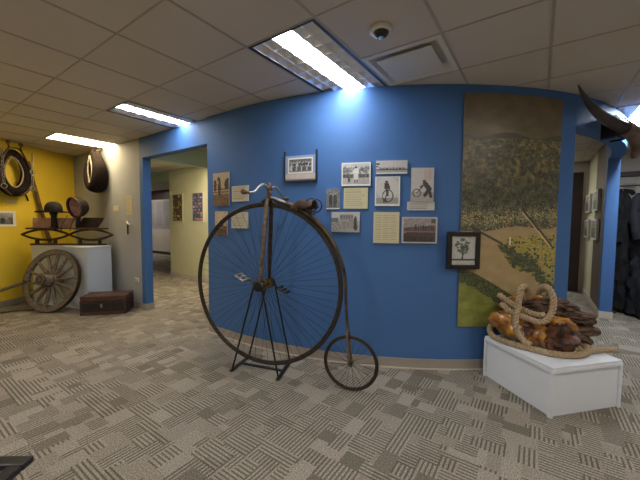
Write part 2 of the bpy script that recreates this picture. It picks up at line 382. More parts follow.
# ceiling: tiles around the recessed troffers, then the bars
XL = [-16.2 + 0.6 * i for i in range(15)] + [-7.0, -6.4, -5.82, -5.27, -4.73, -4.19] + [-3.625] + [-1.806 + 0.61 * k for k in range(-2, 9)]
XL = sorted(set(round(v, 4) for v in XL if not (-7.9 < v < -7.05))) ; XL = sorted(XL + [-7.6])
YL = [round(1.65 + 0.61 * k, 4) for k in range(-8, 15)]
FIX = [(-1.806, 1.65, 'main', 'recessed ceiling troffer glowing white directly over the penny farthing'),
       (-4.19, 1.65, 'room', 'recessed ceiling troffer over the cased opening in the blue wall'),
       (-6.40, 1.65, 'warm', 'warm recessed ceiling troffer beside the yellow wall'),
       (0.634, 4.70, 'right', 'recessed ceiling troffer at the far right above the horns'),
       (-1.806, -1.40, 'hall', ''), (0.634, -0.79, 'hall', ''), (-4.19, -1.40, 'hall', ''), (1.244, 1.65, 'hall', ''), (0.634, -2.62, 'hall', ''),  # unseen hall troffers; extra ones added to brighten floor and ceiling
       (-5.82, 3.48, 'cream', ''), (-13.8, 5.31, 'dim', ''), (-0.586, 7.14, 'dim3', ''), (-0.586, 8.97, 'dim2', '')]  # side-room troffers put in for light; the corridor one kept out of view
holes = set()
def ix(L, v): return min(range(len(L)), key=lambda i: abs(L[i] - v))
for fx, fy, _, _ in FIX:
    i, j = ix(XL, fx), ix(YL, fy); holes |= {(i, j), (i, j + 1)}
vi, vj = ix(XL, -1.196), ix(YL, 2.26); holes.add((vi, vj))
bm = nb()
for i in range(len(XL) - 1):
    for j in range(len(YL) - 1):
        if (i, j) in holes: continue
        box(bm, (XL[i], YL[j], CEIL + 0.003), (XL[i + 1], YL[j + 1], CEIL + 0.02))
obj('ceiling', bm, M['ceiling'], kind='structure')
bm = nb(); hb = 0.0085
for i, xv in enumerate(XL): box(bm, (xv - hb, YL[0], CEIL - 0.0015), (xv + hb, YL[-1], CEIL + 0.003))
for j, yv in enumerate(YL): 
    for i in range(len(XL) - 1):
        if (i, j) in holes and (i, j - 1) in holes: continue
        box(bm, (XL[i] + hb, yv - 0.0055, CEIL - 0.001), (XL[i + 1] - hb, yv + 0.0055, CEIL + 0.003))
obj('trim_6', bm, M['tbar'], kind='structure')
bm = nb(); box(bm, (XL[0], YL[0], CEIL + 0.25), (XL[-1], YL[-1], CEIL + 0.3)); obj('ceiling_slab', bm, M['fix_black'], kind='structure')

E_ = {'main': emis('main_lamp_lens', (0.90, 0.95, 1.0, 1), L_MAIN), 'room': emis('cool_lamp_lens', (0.92, 0.96, 1.0, 1), 13.0),
      'hall': emis('unseen_hall_lens', (1.0, 0.93, 0.84, 1), L_ROOM), 'right': emis('right_lamp_lens', (0.86, 0.93, 1.0, 1), 42.0),
      'warm': emis('warm_lamp_lens', (1.0, 0.76, 0.42, 1), L_WARM), 'cream': emis('cream_room_lens', (1.0, 0.82, 0.56, 1), 46.0),
      'dim': emis('added_corridor_lens', (1.0, 0.9, 0.8, 1), 30.0), 'dim3': emis('inner_room_lens', (1.0, 0.93, 0.84, 1), 9.0), 'dim2': emis('far_room_lens', (0.95, 0.97, 1.0, 1), 22.0)}
def troffer(fx, fy, kind, label):
    i, j = ix(XL, fx), ix(YL, fy); x0, x1, y0, y1 = XL[i], XL[i + 1], YL[j], YL[j + 2]
    W, Ln = x1 - x0 - 2 * hb, y1 - y0 - 2 * hb
    r = thing('ceiling_light', label or 'unseen recessed troffer put in to light the hall and side rooms', 'ceiling light', ((x0 + x1) / 2, (y0 + y1) / 2, CEIL), 0, None if label else 'unseen troffers put in behind the camera and in the side rooms')
    a, b = W / 2, Ln / 2; D = 0.085
    bm = nb()                                   # housing: four sides and a top
    box(bm, (-a, -b, 0.0), (-a + 0.006, b, D)); box(bm, (a - 0.006, -b, 0.0), (a, b, D))
    box(bm, (-a, -b, 0.0), (a, -b + 0.006, D)); box(bm, (-a, b - 0.006, 0.0), (a, b, D)); box(bm, (-a, -b, D), (a, b, D + 0.01))
    obj('housing', bm, M['reflector'], r)
    bm = nb(); e = 0.024                        # dark rim
    box(bm, (-a, -b, -0.003), (-a + e, b, 0.004)); box(bm, (a - e, -b, -0.003), (a, b, 0.004)); box(bm, (-a + e, -b, -0.003), (a - e, -b + e * 0.6, 0.004)); box(bm, (-a + e, b - e * 0.6, -0.003), (a - e, b, 0.004))
    obj('frame', bm, M['fix_black'], r)
    lw = 0.085
    zl = 0.012 if kind != 'warm' else 0.004
    if kind == 'warm': lw = a - e - 0.02
    bm = nb(); 
    prof = [(-lw, zl + 0.010), (-lw * 0.6, zl + 0.003), (0, zl), (lw * 0.6, zl + 0.003), (lw, zl + 0.010), (lw, zl + 0.016), (-lw, zl + 0.016)]
    va = [bm.verts.new((px, -b + e, pz)) for px, pz in prof]; vb = [bm.verts.new((px, b - e, pz)) for px, pz in prof]
    for k in range(7): bm.faces.new((va[k], va[(k + 1) % 7], vb[(k + 1) % 7], vb[k]))
    bm.faces.new(va[::-1]); bm.faces.new(vb)
    obj('lamp_lens', bm, E_[kind], r)['label'] = 'glowing white centre lens'
    for s in (() if kind == 'warm' else (-1, 1)):                           # parabolic louver cells on each side
        bm = nb(); xi, xo = s * (lw + 0.004), s * (a - e)
        nx = 2; cols = [xi + (xo - xi) * q / nx for q in range(nx + 1)]
        for c in range(nx):
            ca, cb_ = cols[c], cols[c + 1]
            n = 9
            for q in range(n):
                ya = -b + e + (Ln - 2 * e) * q / n; yb = -b + e + (Ln - 2 * e) * (q + 1) / n
                g = 6; grid = []
                for uu in range(g + 1):
                    rowv = []
                    for vv in range(g + 1):
                        U_, V_ = uu / g, vv / g
                        z = 0.006 + (0.062 if c == 0 else 0.04) * (1 - (2 * V_ - 1) ** 4) * (max(1 - (2 * U_ - 1) ** 4, 0.12) if (c == 0 and U_ < .5) else 1 - (2 * U_ - 1) ** 4)
                        rowv.append(bm.verts.new((ca + (cb_ - ca) * U_, ya + (yb - ya) * V_, z)))
                    grid.append(rowv)
                for uu in range(g):
                    for vv in range(g): bm.faces.new((grid[uu][vv], grid[uu + 1][vv], grid[uu + 1][vv + 1], grid[uu][vv + 1]))
        obj('louver', bm, M['reflector'], r, smooth=True)
    return r
for a in FIX: troffer(*a)
# air diffuser
x0, x1, y0, y1 = XL[vi], XL[vi + 1], YL[vj], YL[vj + 1]
r = thing('air_diffuser', 'square ceiling air diffuser with dropped centre panel beside the bright troffer', 'air vent', ((x0 + x1) / 2, (y0 + y1) / 2, CEIL))
a = (x1 - x0) / 2 - hb
bm = nb()
for q0, q1, z0, z1 in ((a, a - 0.035, 0, -0.004), (a - 0.035, a - 0.075, -0.004, 0.05), (a - 0.075, 0.0, 0.05, 0.05)):
    for k in range(4):
        c0, s0_ = [(1, 1), (-1, 1), (-1, -1), (1, -1)][k], [(1, 1), (-1, 1), (-1, -1), (1, -1)][(k + 1) % 4]
        if q1 > 0: bm.faces.new([bm.verts.new((c0[0] * q0, c0[1] * q0, z0)), bm.verts.new((s0_[0] * q0, s0_[1] * q0, z0)), bm.verts.new((s0_[0] * q1, s0_[1] * q1, z1)), bm.verts.new((c0[0] * q1, c0[1] * q1, z1))])
box(bm, (-a + 0.07, -a + 0.07, 0.05), (a - 0.07, a - 0.07, 0.06))
obj('vent_frame', bm, M['plastic'], r)
bm = nb(); box(bm, (-a + 0.085, -a + 0.085, -0.012), (a - 0.085, a - 0.085, -0.004), bev=0.003)
box(bm, (-0.01, -0.01, -0.004), (0.01, 0.01, 0.05)); obj('centre_panel', bm, M['plastic'], r)
# dome camera
r = thing('dome_camera', 'small round ceiling camera with black dome on white base', 'camera', (-0.90, 1.985, CEIL))
bm = nb(); lathe(bm, [(0.070, 0), (0.074, -0.006), (0.073, -0.020), (0.062, -0.028), (0.03, -0.028)]); obj('base', bm, M['plastic'], r, True)
bm = nb(); lathe(bm, [(0.052, -0.026), (0.051, -0.033), (0.043, -0.045), (0.026, -0.054), (0.004, -0.057)]); obj('dome', bm, M['black_plastic'], r, True)['label'] = 'black dome'
bm = nb(); lathe(bm, [(0.018, -0.050), (0.018, -0.060), (0.010, -0.062)]); obj('lens', bm, M['alu'], r, True)

# ---------------------------------------------------------------- painted prints
class Cv:
    def __init__(s, w, h, bg): s.w, s.h = w, h; s.a = np.ones((h, w, 3)) * np.array(bg, float); s.yy, s.xx = np.mgrid[0:h, 0:w]; s.u = (s.xx + .5) / w; s.v = (s.yy + .5) / h
    def put(s, m, c, al=1.0): s.a[m] = s.a[m] * (1 - al) + np.array(c, float) * al
    def rect(s, x0, y0, x1, y1, c, al=1.0): s.put((s.u >= x0) & (s.u < x1) & (s.v >= y0) & (s.v < y1), c, al)
    def ell(s, cx, cy, rx, ry, c, al=1.0): s.put(((s.u - cx) / rx) ** 2 + ((s.v - cy) / ry) ** 2 < 1, c, al)
    def ringe(s, cx, cy, rx, ry, t_, c, al=1.0):
        d = np.sqrt(((s.u - cx) / rx) ** 2 + ((s.v - cy) / ry) ** 2); s.put(abs(d - 1) < t_, c, al)
    def line(s, x0, y0, x1, y1, t_, c, al=1.0):
        asp = s.h / s.w; dx, dy = x1 - x0, (y1 - y0) * asp; L = dx * dx + dy * dy + 1e-9
        k = np.clip(((s.u - x0) * dx + (s.v - y0) * asp * dy) / L, 0, 1)
        d = np.hypot(s.u - x0 - k * dx, (s.v - y0) * asp - k * dy); s.put(d < t_, c, al)
    def below(s, f, c, al=1.0): s.put(s.v > f(s.u), c, al)
    def noise(s, amp, block=1, region=None, seed=0):
        r_ = np.random.RandomState(seed + 5); g = r_.rand(s.h // block + 2, s.w // block + 2)
        n = g[s.yy // block, s.xx // block] - 0.5
        m = np.ones_like(n) if region is None else region
        s.a = np.clip(s.a + (n * amp * m)[:, :, None], 0, 255)
def paint_grid(bm, cv, fn, lay, rgb=None):
    h, w_ = cv.h, cv.w
    vs = [[bm.verts.new(fn(i / w_, 1 - j / h)) for i in range(w_ + 1)] for j in range(h + 1)]
    a = cv.a / 255.0; lin = np.where(a <= 0.04045, a / 12.92, ((a + 0.055) / 1.055) ** 2.4)
    for j in range(h):
        for i in range(w_):
            f = bm.faces.new((vs[j + 1][i], vs[j + 1][i + 1], vs[j][i + 1], vs[j][i]))
            c = lin[j, i]
            for lp in f.loops: lp[lay] = (c[0], c[1], c[2], 1)
def make_print(name, w_, h_, th, cv, edge=(215, 212, 205), m=None, parent=None):
    bm = nb(); lay = bm.loops.layers.float_color.new('paint')
    box(bm, (-w_ / 2, 0, -h_ / 2), (w_ / 2, th, h_ / 2))
    for f in list(bm.faces):
        if f.normal.y < -0.9 or f.calc_center_median().y < 1e-6: bm.faces.remove(f)
    ec = srgb(*edge)
    for f in bm.faces:
        for lp in f.loops: lp[lay] = ec
    paint_grid(bm, cv, lambda u, v: (-w_ / 2 + u * w_, 0, -h_ / 2 + v * h_), lay)
    bmesh.ops.remove_doubles(bm, verts=bm.verts[:], dist=1e-6)
    o = obj(name, bm, m or M['print'], parent)
    return o
def hang(o, s, z, off):
    p_, tg, nn = wallpt(s, off); o.location = (p_.x, p_.y, z); o.rotation_euler = (0, 0, math.atan2(tg.y, tg.x))
W_, K_, G_ = (232, 229, 222), (38, 36, 36), (140, 138, 134)
def cv_people(w_, h_, n, sky, ground, hz, seed, sep=False, border=0.0, cloth=None):
    r_ = random.Random(seed); tint = (1.08, 0.93, 0.76) if sep else (1, 1, 1)
    T = lambda c: tuple(min(255, a * b) for a, b in zip(c, tint))
    cv = Cv(w_, h_, T((sky,) * 3)); cv.rect(0, hz, 1, 1, T((ground,) * 3)); cv.noise(40, 2, seed=seed)
    for k in range(14): cv.ell(r_.random(), hz + r_.uniform(-.12, .02), r_.uniform(.04, .12), r_.uniform(.03, .1), T((r_.randint(70, 120),) * 3), .7)
    for k in range(n):
        cx = (k + 0.5 + r_.uniform(-.15, .15)) / n; top = hz - r_.uniform(.16, .3); b = r_.choice([40, 55, 70, 190]); wv = .32 / n
        cv.rect(cx - wv * .7, top + .09, cx + wv * .7, min(top + .48, .92), T((b,) * 3)); cv.ell(cx, top + .05, wv * .45, .05, T((170,) * 3)); cv.ell(cx, top + .01, wv * .5, .03, T((45,) * 3))
        cv.rect(cx - wv * .5, top + .4, cx - wv * .1, min(top + .62, .95), T((50,) * 3)); cv.rect(cx + wv * .1, top + .4, cx + wv * .5, min(top + .62, .95), T((50,) * 3))
    cv.noise(26, 1, seed=seed + 1)
    if border:
        bx = border * h_ / w_ if w_ > h_ else border; by = border
        for q in ((0, 0, 1, by), (0, 1 - by, 1, 1), (0, 0, bx, 1), (1 - bx, 0, 1, 1)): cv.rect(*q, T(W_))
    return cv
def cv_child(w_, h_):
    cv = Cv(w_, h_, (196, 194, 188)); r_ = random.Random(4)
    for k in range(60): cv.ell(r_.random(), r_.uniform(.22, .5), r_.uniform(.02, .07), r_.uniform(.03, .09), (r_.randint(60, 150),) * 3, .6)
    cv.rect(0.0, .5, 1, .66, (62, 60, 58)); cv.rect(0, .66, 1, 1, (172, 170, 164))
    for k in range(9): cv.rect(.04 + .11 * k, .5, .06 + .11 * k, .66, (120, 118, 112))
    cv.ell(.5, .22, .05, .07, (70, 64, 60)); cv.ell(.5, .4, .10, .16, (226, 224, 220)); cv.rect(.42, .45, .58, .72, (214, 212, 206)); cv.rect(.45, .72, .49, .88, (90, 86, 84)); cv.rect(.52, .72, .56, .88, (90, 86, 84))
    cv.ell(.26, .74, .05, .12, (70, 66, 64)); cv.noise(44, 1)
    for q in ((0, 0, 1, .05), (0, .92, 1, 1), (0, 0, .04, 1), (.96, 0, 1, 1)): cv.rect(*q, W_)
    return cv
def cv_group(w_, h_):
    cv = Cv(w_, h_, (90, 88, 86)); r_ = random.Random(9)
    for k in range(26): 
        cx, cy = .1 + .8 * (k % 13) / 12 + r_.uniform(-.02, .02), .30 + .25 * (k // 13) + r_.uniform(-.03, .03)
        cv.ell(cx, cy + .16, .038, .16, (r_.choice([40, 50, 170, 190, 70]),) * 3); cv.ell(cx, cy, .022, .05, (176, 172, 168))
    cv.rect(0, .82, 1, 1, (120, 118, 114)); cv.noise(40, 1)
    for q in ((0, 0, 1, .10), (0, .9, 1, 1), (0, 0, .05, 1), (.95, 0, 1, 1)): cv.rect(*q, W_)
    return cv
def cv_sepia(w_, h_, tall):
    cv = Cv(w_, h_, (196, 172, 140)); r_ = random.Random(5 + tall)
    if tall:
        cv.rect(0, .48, 1, 1, (120, 92, 66)); cv.ell(.95, .38, .22, .2, (62, 46, 34)); cv.rect(0, .52, 1, .57, (186, 160, 128)); cv.rect(0, .60, 1, .64, (170, 146, 112))
        cv.ell(.14, .38, .10, .18, (70, 50, 38)); cv.line(.38, .22, .42, .48, .10, (58, 40, 32)); cv.ell(.36, .18, .07, .05, (60, 44, 34)); cv.line(.40, .45, .42, .68, .07, (52, 38, 30)); cv.line(.34, .26, .26, .4, .04, (190, 160, 130))
        for k in range(30): cv.ell(r_.random(), r_.uniform(.66, .98), .08, .03, (r_.randint(60, 140), r_.randint(50, 95), 50), .6)
    else:
        cv.ell(.5, .25, .4, .2, (214, 188, 156), .6); cv.rect(0, .6, 1, 1, (96, 66, 50)); cv.ell(.55, .42, .13, .09, (110, 76, 58)); cv.line(.55, .5, .5, .8, .16, (70, 46, 38)); cv.line(.3, .62, .7, .7, .06, (150, 112, 88))
        for k in range(20): cv.ell(r_.random(), r_.uniform(.7, .98), .08, .04, (r_.randint(50, 150), 70, 50), .6)
    cv.noise(34, 1); return cv
def cv_duo(w_, h_):
    cv = Cv(w_, h_, (120, 118, 114)); r_ = random.Random(6)
    for k in range(40): cv.ell(r_.random(), r_.uniform(.1, .6), .08, .05, (r_.randint(80, 170),) * 3, .5)
    for cx, b in ((.32, 46), (.66, 60)): cv.ell(cx, .26, .09, .06, (150, 146, 142)); cv.line(cx, .38, cx + .02, .66, .13, (b,) * 3); cv.line(cx - .05, .66, cx - .06, .9, .05, (40,) * 3); cv.line(cx + .07, .66, cx + .08, .9, .05, (44,) * 3)
    cv.noise(40, 1); cv.rect(0, .95, 1, 1, W_); return cv
def cv_doc(w_, h_, rows, seed, bg=(206, 197, 158), cols=1, ink=(150, 142, 112)):
    cv = Cv(w_, h_, bg); r_ = random.Random(seed)
    for c in range(cols):
        x0 = .08 + c * .86 / cols; x1 = x0 + .80 / cols
        for k in range(rows):
            yv = .10 + .82 * k / rows; cv.rect(x0, yv, x1 - r_.random() * .22 * (x1 - x0), yv + .35 * .82 / rows, ink, .75)
    return cv
def cv_cyclist(w_, h_):
    cv = Cv(w_, h_, (188, 186, 180)); cv.ell(.5, .4, .45, .4, (205, 203, 198), .7); cv.rect(.05, .72, .95, .92, (150, 148, 142)); cv.noise(12, 1)
    cv.ringe(.52, .66, .21, .2, .09, K_); cv.ringe(.40, .83, .06, .06, .3, K_); cv.line(.52, .47, .52, .66, .02, K_); cv.line(.52, .47, .40, .8, .02, K_)
    cv.ell(.46, .18, .055, .05, (60, 55, 52)); cv.rect(.38, .23, .55, .42, (45, 44, 46)); cv.line(.46, .4, .5, .62, .045, (60, 58, 58)); cv.line(.55, .28, .58, .45, .03, (50, 48, 48))
    cv.rect(.0, .0, .05, 1, W_); cv.rect(.95, 0, 1, 1, W_); cv.rect(0, 0, 1, .03, W_); cv.rect(0, .94, 1, 1, W_)
    return cv
def cv_crouch(w_, h_):
    cv = Cv(w_, h_, (196, 192, 187)); cv.rect(0, .72, 1, 1, (168, 162, 154)); cv.noise(14, 1); cv.rect(.58, .08, .62, .5, (170, 110, 112), .5); cv.rect(.72, .05, .9, .35, (200, 150, 150), .5); cv.rect(.66, .1, .7, .5, (190, 130, 134), .5)
    cv.ringe(.25, .74, .17, .11, .13, (70, 68, 68)); cv.line(.25, .74, .5, .56, .02, K_)
    cv.ell(.58, .40, .07, .05, (60, 52, 50)); cv.line(.62, .47, .80, .62, .11, (50, 46, 48)); cv.line(.8, .62, .62, .8, .08, (40, 38, 40)); cv.line(.8, .65, .88, .84, .07, (40, 38, 40)); cv.line(.58, .5, .42, .56, .04, (46, 44, 46))
    return cv
def cv_pan(w_, h_):
    cv = Cv(w_, h_, (196, 192, 190)); cv.rect(0, .62, 1, .74, (90, 84, 82)); cv.rect(0, .74, 1, .9, (160, 156, 150)); cv.noise(14, 1)
    for k in range(18): cv.rect(.12 + k * .047, .5 + (k % 3) * .03, .15 + k * .047, .74, (60, 54, 54))
    cv.rect(0, .2, .12, .3, (60, 50, 50)); cv.rect(0, .42, .08, .5, (60, 50, 50)); cv.rect(0, .92, 1, 1, W_)
    return cv
def cv_ship(w_, h_):
    cv = Cv(w_, h_, (150, 142, 142)); cv.below(lambda u: .42 - .12 * u, (96, 74, 72)); cv.below(lambda u: .55 + 0 * u, (70, 50, 48)); cv.below(lambda u: .8 - .1 * (1 - u), (44, 36, 36)); cv.noise(30, 2)
    for k in range(8): cv.rect(.38 + k * .07, .30 + .008 * k, .41 + k * .07, .5, (40, 32, 34))
    cv.rect(.82, .08, 1, .25, (50, 46, 48), .7); cv.line(0, .58, 1, .56, .012, (150, 120, 110))
    for q in ((0, 0, 1, .05), (0, .95, 1, 1), (0, 0, .04, 1), (.96, 0, 1, 1)): cv.rect(*q, (188, 184, 184))
    return cv
def cv_street(w_, h_):
    cv = Cv(w_, h_, (192, 190, 186)); cv.rect(0, .45, 1, 1, (165, 162, 156)); cv.rect(.0, .3, .25, .5, (110, 106, 104)); cv.rect(.3, .12, .78, .42, (140, 137, 134)); cv.noise(22, 1)
    for k in range(7): cv.line(0, .5 + k * .07, .8, .42 + k * .05, .008, (120, 116, 112))
    for k in range(5): cv.rect(.34 + .09 * k, .18, .38 + .09 * k, .3, (90, 88, 86))
    cv.rect(.80, .3, .9, .85, (60, 58, 58)); cv.ell(.85, .26, .035, .06, (70, 64, 60)); cv.ringe(.85, .75, .06, .13, .2, K_)
    return cv
def cv_tree(w_, h_):
    cv = Cv(w_, h_, (192, 193, 188)); cv.noise(10, 3); r_ = random.Random(3)
    cv.line(.48, .35, .46, .86, .028, (30, 30, 30))
    for k in range(46): 
        a = r_.uniform(0, 6.28); q = r_.random() ** .6; cv.ell(.47 + .27 * q * math.cos(a), .36 + .27 * q * math.sin(a), r_.uniform(.03, .075), r_.uniform(.025, .05), (r_.randint(50, 96),) * 3, .75)
    cv.rect(0, .80, 1, .86, (70, 70, 68)); cv.rect(0, .86, 1, 1, (190, 190, 184)); 
    for k in range(12): cv.ell(r_.random(), .82, .06, .03, (60, 60, 58))
    cv.noise(22, 1); return cv
def cv_poster_small(w_, h_, cols, seed):
    cv = Cv(w_, h_, (214, 208, 190)); r_ = random.Random(seed)
    cv.rect(.08, .03, .92, .97, cols[0])
    for k in range(9):
        y0 = .04 + k * .105
        for q in range(5): 
            cv.rect(.10 + q * .16, y0, .10 + q * .16 + r_.uniform(.06, .15), y0 + r_.uniform(.04, .085), r_.choice(cols[1:]))
    return cv

prints = [
 ('framed_photograph', 0.908, 1.958, 0.345, 0.27, None, '', ''),
 ('photograph', 1.471, 1.865, 0.278, 0.222, cv_child(50, 40), 'photograph with a pale central figure before a dark fence, above the square text card', 'photograph'),
 ('photograph', 1.800, 1.924, 0.286, 0.122, cv_pan(52, 22), 'small wide panoramic photograph of a row of people, highest in the cluster', 'photograph'),
 ('photograph', 1.249, 1.633, 0.132, 0.197, cv_duo(26, 38), 'smallest dark photograph of two standing figures, left of the cream text card', 'photograph'),
 ('text_card', 1.470, 1.638, 0.233, 0.199, cv_doc(40, 34, 9, 2), 'small square cream text card in the middle cluster, right of the smallest photograph', 'text card'),
 ('photograph', 1.766, 1.700, 0.229, 0.274, cv_cyclist(40, 50), 'photograph of a man standing with a high wheel bicycle on white ground', 'photograph'),
 ('photograph', 1.376, 1.408, 0.278, 0.195, cv_street(48, 34), 'pale street photograph with a figure at right, lowest left of the cluster', 'photograph'),
 ('text_card', 1.762, 1.358, 0.240, 0.295, cv_doc(48, 60, 14, 3, cols=3), 'tall cream newspaper style text card under the high wheel rider photograph', 'text card'),
 ('photograph', 2.083, 1.758, 0.204, 0.315, cv_crouch(36, 56), 'tall photograph of a crouching man with a bicycle and faint pink marks', 'photograph'),
 ('caption_card', 2.075, 1.563, 0.248, 0.080, cv_doc(48, 16, 4, 5, bg=(196, 194, 188), ink=(130, 128, 124)), 'narrow white caption strip under the crouching man photograph', 'caption card'),
 ('photograph', 2.066, 1.338, 0.322, 0.245, cv_ship(46, 38), 'dark reddish waterfront photograph with pale border, lowest right of the cluster', 'photograph'),
 ('photograph', -0.218, 1.785, 0.290, 0.392, cv_sepia(36, 48, 1), 'tall sepia photograph of two figures, upper left by the opening', 'photograph'),
 ('text_card', 0.113, 1.720, 0.262, 0.175, cv_doc(40, 28, 7, 8, bg=(208, 200, 176), ink=(160, 130, 110)), 'cream text card behind the handlebar grip, right of the tall sepia photograph', 'text card'),
 ('photograph', -0.222, 1.380, 0.220, 0.290, cv_sepia(28, 38, 0), 'small sepia photograph partly behind the top left of the big wheel', 'photograph'),
 ('text_card', 0.100, 1.420, 0.264, 0.183, cv_doc(40, 28, 7, 12, bg=(204, 200, 180), ink=(160, 150, 126)), 'cream text card seen through the spokes of the big wheel', 'text card'),
]
for name, s, z, pw, ph, cv, lab, cat in prints:
    if cv is None: continue
    th = 0.02 if s > 0 and cat == 'photograph' and s < 2.2 else 0.013
    o = make_print(name, pw, ph, th, cv, (205, 200, 186) if cat != 'photograph' else (200, 198, 194)); hang(o, s, z, th + 0.0025)
    tag(o, lab, cat)
# group photograph in an acrylic holder
r = thing('framed_photograph', 'group photograph in a clear holder with dark side rails, above the bicycle saddle', 'framed photograph', (0, 0, 0))
hang(r, 0.905, 1.955, 0.022)
o = make_print('picture', 0.275, 0.155, 0.004, cv_group(60, 34), (214, 212, 208), parent=r); o.location = (0.0, -0.002, 0.018)
bm = nb(); box(bm, (-0.165, -0.004, -0.118), (0.165, 0.010, -0.066)); o = obj('caption_strip', bm, mat('pinkish_caption_card', (0.60, 0.50, 0.44, 1), 0.5, 0.05, 20), r)
bm = nb(); box(bm, (-0.172, 0.004, -0.135), (0.172, 0.010, 0.12)); obj('backing', bm, mat('pale_blue_holder', (0.30, 0.38, 0.55, 1), 0.3, 0.03, 5), r)
for s in (-1, 1):
    bm = nb(); box(bm, (s * 0.176 - 0.006, -0.012, -0.14), (s * 0.176 + 0.006, 0.012, 0.165)); obj('side_rail', bm, M['fix_black'], r)
bm = nb(); box(bm, (-0.172, -0.012, -0.145), (0.172, 0.010, -0.132)); obj('bottom_rail', bm, M['fix_black'], r)
# tree photograph in a black frame, hung over the poster edge
r = thing('framed_photograph', 'black framed photograph of a lone tree overlapping the aerial poster', 'framed photograph'); hang(r, 2.458, 1.155, 0.062)
fw, fh, e = 0.305, 0.345, 0.042
bm = nb(); box(bm, (-fw / 2, -0.012, -fh / 2), (-fw / 2 + e, 0.022, fh / 2), bev=0.004); box(bm, (fw / 2 - e, -0.012, -fh / 2), (fw / 2, 0.022, fh / 2), bev=0.004)
box(bm, (-fw / 2 + e, -0.012, -fh / 2), (fw / 2 - e, 0.022, -fh / 2 + e), bev=0.004); box(bm, (-fw / 2 + e, -0.012, fh / 2 - e), (fw / 2 - e, 0.022, fh / 2), bev=0.004)
box(bm, (-0.03, 0.022, -0.03), (0.03, 0.028, 0.03)); obj('frame', bm, M['frame_black'], r)
o = make_print('picture', fw - 2 * e + 0.004, fh - 2 * e + 0.004, 0.006, cv_tree(40, 48), parent=r); o.location = (0, 0.004, 0)

# aerial poster, bent along the curved wall
W0, H0 = 150, 320
cv = Cv(W0, H0, (96, 86, 62)); u, v = cv.u, cv.v; cr_ = rng
def fbm(sc, seed, asp=2.1):
    out = np.zeros((H0, W0))
    for j in range(H0):
        for i in range(W0): out[j, i] = noise.fractal(V((i / W0 * sc + seed, j / H0 * sc * asp * 1.6, seed)), 0.9, 2.0, 4)
    return out
nA, nB, nC = fbm(9, 1.7), fbm(22, 5.1), fbm(44, 9.3)
def fbm_h(sx, sy, seed):
    out = np.zeros((H0, W0))
    for j in range(H0):
        yv = (j / H0 - 0.1); yw = math.log(max(yv, 0.002) + 0.02) * sy
        pf_ = 0.35 + 1.0 / (yv + 0.25)
        for i in range(W0): out[j, i] = noise.fractal(V(((i / W0 - .5) * sx * pf_ * .35 + seed, yw, seed)), 0.8, 2.0, 4)
    return out
nF, nG = fbm_h(16, 7, 2.2), fbm_h(34, 16, 6.6)
hz = np.clip((v - 0.0) / 0.2, 0, 1)[:, :, None]
cv.a = np.array((102, 86, 54)) * (1 - hz) + np.array((98, 88, 60)) * hz
cv.a += (nA * 12)[:, :, None]
cloud = np.exp(-((v - 0.145 - 0.02 * u) / 0.022) ** 2 - ((u - 0.3) / 0.22) ** 2); cv.a += (cloud * 34)[:, :, None]
land = v > 0.185
cv.a[(v > 0.17 + 0.012 * np.sin(u * 11)) & (v <= 0.215)] = np.array((74, 68, 46))
fade = np.clip((v - 0.18) / 0.25, 0, 1)[:, :, None]
base_ = np.array((80, 78, 50)) * (1 - fade) + np.array((54, 60, 34)) * fade
lightf = np.array((132, 116, 68)) * (1 - fade * .35)
mF = np.clip((nF - 0.02) * 4, 0, 1)[:, :, None] * (1 - 0.55 * np.clip((v - .33) / .08, 0, 1) * np.clip((.50 - v) / .05, 0, 1))[:, :, None]
LA = base_ * (1 - mF) + lightf * mF + (nG * 46)[:, :, None]
cv.a = np.where(land[:, :, None], LA, cv.a)
tw = np.exp(-((v - 0.515 - 0.015 * np.sin(u * 5)) / 0.032) ** 2)
cv.a += (tw * (18 + nC * 90))[:, :, None]
sp = (cr_.rand(H0, W0) < 0.22 * tw); cv.a[sp] = (184, 164, 112)
sp = (cr_.rand(H0, W0) < 0.05) & (v < 0.5) & (v > .3); cv.a[sp] = (134, 120, 78)
# river: everything below the town bank and above the lower-left bank
top = 0.565 - 0.02 * u + 0.008 * np.sin(u * 9); river = v > top
cv.a[river] = np.array((150, 130, 90)); cv.a += ((nA * 8) * river)[:, :, None]
bankt = river & (v < top + 0.014) & (nC > -0.25); cv.a[bankt] = (66, 62, 40)
# wooded peninsula at the right
pen_top = 0.60 + 0.115 * np.clip((0.62 - u) / 0.3, 0, 1) ** 1.5 - 0.01 * u; pen_bot = 0.655 + 0.24 * np.clip((u - 0.34), 0, 1) / 0.66 + 0.02 * np.sin(u * 15)
pen = (u > 0.34) & (v > 0.615 - 0.02 * u + 0.03 * (u < .45)) & (v < pen_bot)
cv.a[pen] = np.array((152, 138, 66)); cv.a += ((nB * 46) * pen)[:, :, None]
trees = pen & ((nB + 0.9 * np.exp(-((v - (pen_bot - 0.045)) / 0.035) ** 2)) > 0.30); cv.a[trees] = np.array((50, 60, 28)); cv.a += ((nC * 40) * trees)[:, :, None]
